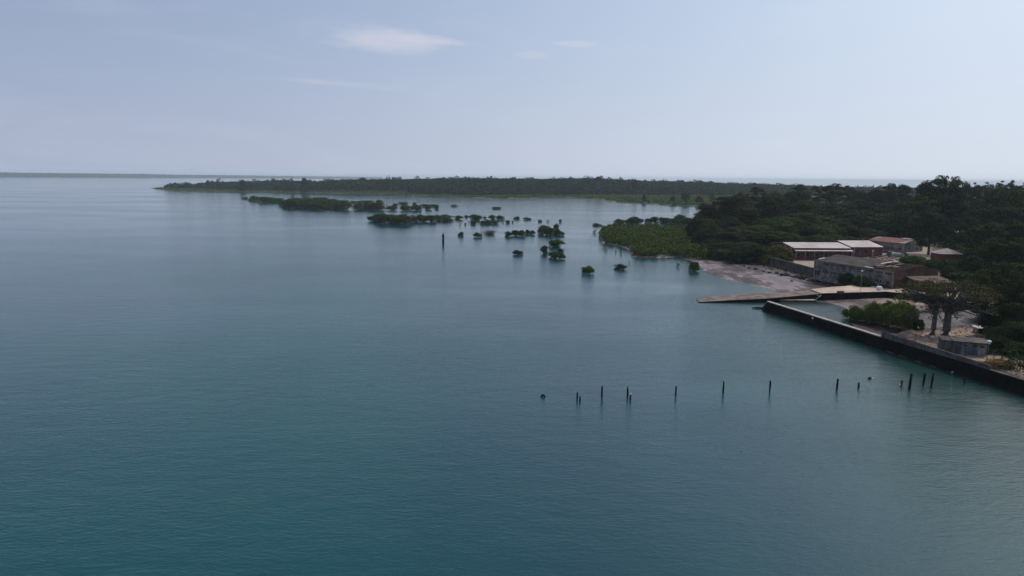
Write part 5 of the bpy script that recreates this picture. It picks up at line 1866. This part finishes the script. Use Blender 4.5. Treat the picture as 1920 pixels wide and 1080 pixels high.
# stacked pipes and parked trucks in the yard behind the ruined shed
yz = 3.05
for i, (x0_, y0_, x1_, y1_) in enumerate([(1626, 482, 1665, 490), (1636, 480, 1674, 488.5), (1637, 477.8, 1690, 487.5), (1640, 475.5, 1700, 486), (1646, 490, 1684, 494), (1660, 477, 1704, 484)]):
    a, b = P3(x0_, y0_, yz + 0.5), P3(x1_, y1_, yz + 0.5)
    r_ = 0.28
    o = MB().tube([tuple(a), tuple(b)], r_, 10).build('pipe', M['pink_wall'])
    mbs = MB()
    for t in (0.15, 0.5, 0.85):
        c = a.lerp(b, t)
        mbs.box(c.x - 0.3, c.y - 0.3, gz(c.x, c.y) - 0.1, c.x + 0.3, c.y + 0.3, a.z - r_ - 0.002)
    mbs.build('sleeper', M['timber'], o)
    tag(o, 'long pale pipe on sleepers, %s from the front in the yard' % ORD[i], 'pipe', 'long pipes lying in the yard')


def make_truck():
    r = empty('truck', (0, 0, 0), 0, 'truck', 'truck', 'trucks parked in the yard')
    MB().box(-3.6, -0.5, 0.75, 3.4, 0.5, 1.0).build('chassis', M['dark_paint'], r)
    cab = MB().extrude_x([(-1.15, 1.003), (1.15, 1.003), (1.15, 2.9), (-1.15, 2.9)], 0, 0.001) if False else MB()
    cab.add([(1.5, -1.15, 1.003), (3.5, -1.15, 1.003), (3.5, 1.15, 1.003), (1.5, 1.15, 1.003), (1.5, -1.1, 2.9), (3.05, -1.1, 2.9), (3.05, 1.1, 2.9), (1.5, 1.1, 2.9), (3.5, -1.15, 1.9), (3.5, 1.15, 1.9)],
            [(0, 3, 2, 1), (4, 5, 6, 7), (0, 1, 8, 5, 4), (1, 2, 9, 8), (8, 9, 6, 5), (2, 3, 7, 6, 9), (3, 0, 4, 7)])
    c = cab.build('cab', M['blue_paint'], r)
    MB().add([(3.49, -0.95, 2.0), (3.49, 0.95, 2.0), (3.12, 0.92, 2.8), (3.12, -0.92, 2.8), (3.52, -0.95, 2.0), (3.52, 0.95, 2.0), (3.15, 0.92, 2.8), (3.15, -0.92, 2.8)],
             [(4, 5, 6, 7), (0, 3, 2, 1), (0, 1, 5, 4), (1, 2, 6, 5), (2, 3, 7, 6), (3, 0, 4, 7)]).build('windscreen', M['opening'], c)
    MB().box(-3.8, -1.25, 1.003, 1.3, 1.25, 1.2).box(-3.8, -1.25, 1.203, 1.3, -1.17, 1.9).box(-3.8, 1.17, 1.203, 1.3, 1.25, 1.9).box(-3.8, -1.165, 1.203, -3.72, 1.165, 1.9).build('bed', M['grey_metal'], r)
    for x in (-2.6, 2.5):
        for y in (-1.0, 1.0):
            MB().tube([(x, y - 0.16, 0.5), (x, y + 0.16, 0.5)], 0.5, 14).build('wheel', M['rubber'], r)
    return r


tk = make_truck()
for i, (px, py, rz, lab) in enumerate([(1678, 482.5, R(150), 'pale blue truck parked in the yard behind the pipes'), (1655, 477.5, R(170), 'dark-bodied truck parked against the taller red shed')]):
    t = tk if i == 0 else copy_tree(tk)
    p = P3(px, py, yz)
    t.location = (p.x, p.y, gz(p.x, p.y) + 0.02)
    t.rotation_euler = (0, 0, rz)
    t['label'] = lab
    if i == 1:
        for ch in t.children:
            if ch.name.startswith(('cab', 'bed')):
                ch.data = ch.data.copy()
                ch.data.materials[0] = M['dark_paint']
p = P3(1695, 478.5, yz)
r = empty('parked_car', (p.x, p.y, gz(p.x, p.y) + 0.02), R(20), 'small dark car parked to the right of the pale blue truck', 'car')
MB().extrude_x([(-0.8, 0.3), (0.8, 0.3), (0.82, 0.85), (-0.82, 0.85)], -2.0, 2.0).build('body', M['dark_paint'], r)
MB().hexa([(-1.3, -0.75, 0.853), (1.0, -0.75, 0.853), (1.0, 0.75, 0.853), (-1.3, 0.75, 0.853)], [(-0.9, -0.62, 1.4), (0.5, -0.62, 1.4), (0.5, 0.62, 1.4), (-0.9, 0.62, 1.4)]).build('cabin', M['opening'], r)
for x in (-1.3, 1.3):
    for y in (-0.72, 0.72):
        MB().tube([(x, y - 0.1, 0.3), (x, y + 0.1, 0.3)], 0.3, 12).build('wheel', M['rubber'], r)

# ------------------------------------------------------------------ haze
HAZE = 6.5e-5
hz = MB().box(-EXT - 300, -1800, -105.0, EXT + 300, EXT + 300, 62.0).build('haze', None)
hm = bpy.data.materials.new('haze_air')
hm.use_nodes = True
hm.node_tree.nodes.clear()
ho = hm.node_tree.nodes.new('ShaderNodeOutputMaterial')
hv = hm.node_tree.nodes.new('ShaderNodeVolumePrincipled')
hv.inputs['Density'].default_value = HAZE
hv.inputs['Color'].default_value = (0.80, 0.90, 1.0, 1)
hm.node_tree.links.new(hv.outputs[0], ho.inputs['Volume'])
hz.data.materials.append(hm)
tag(hz, kind='stuff')
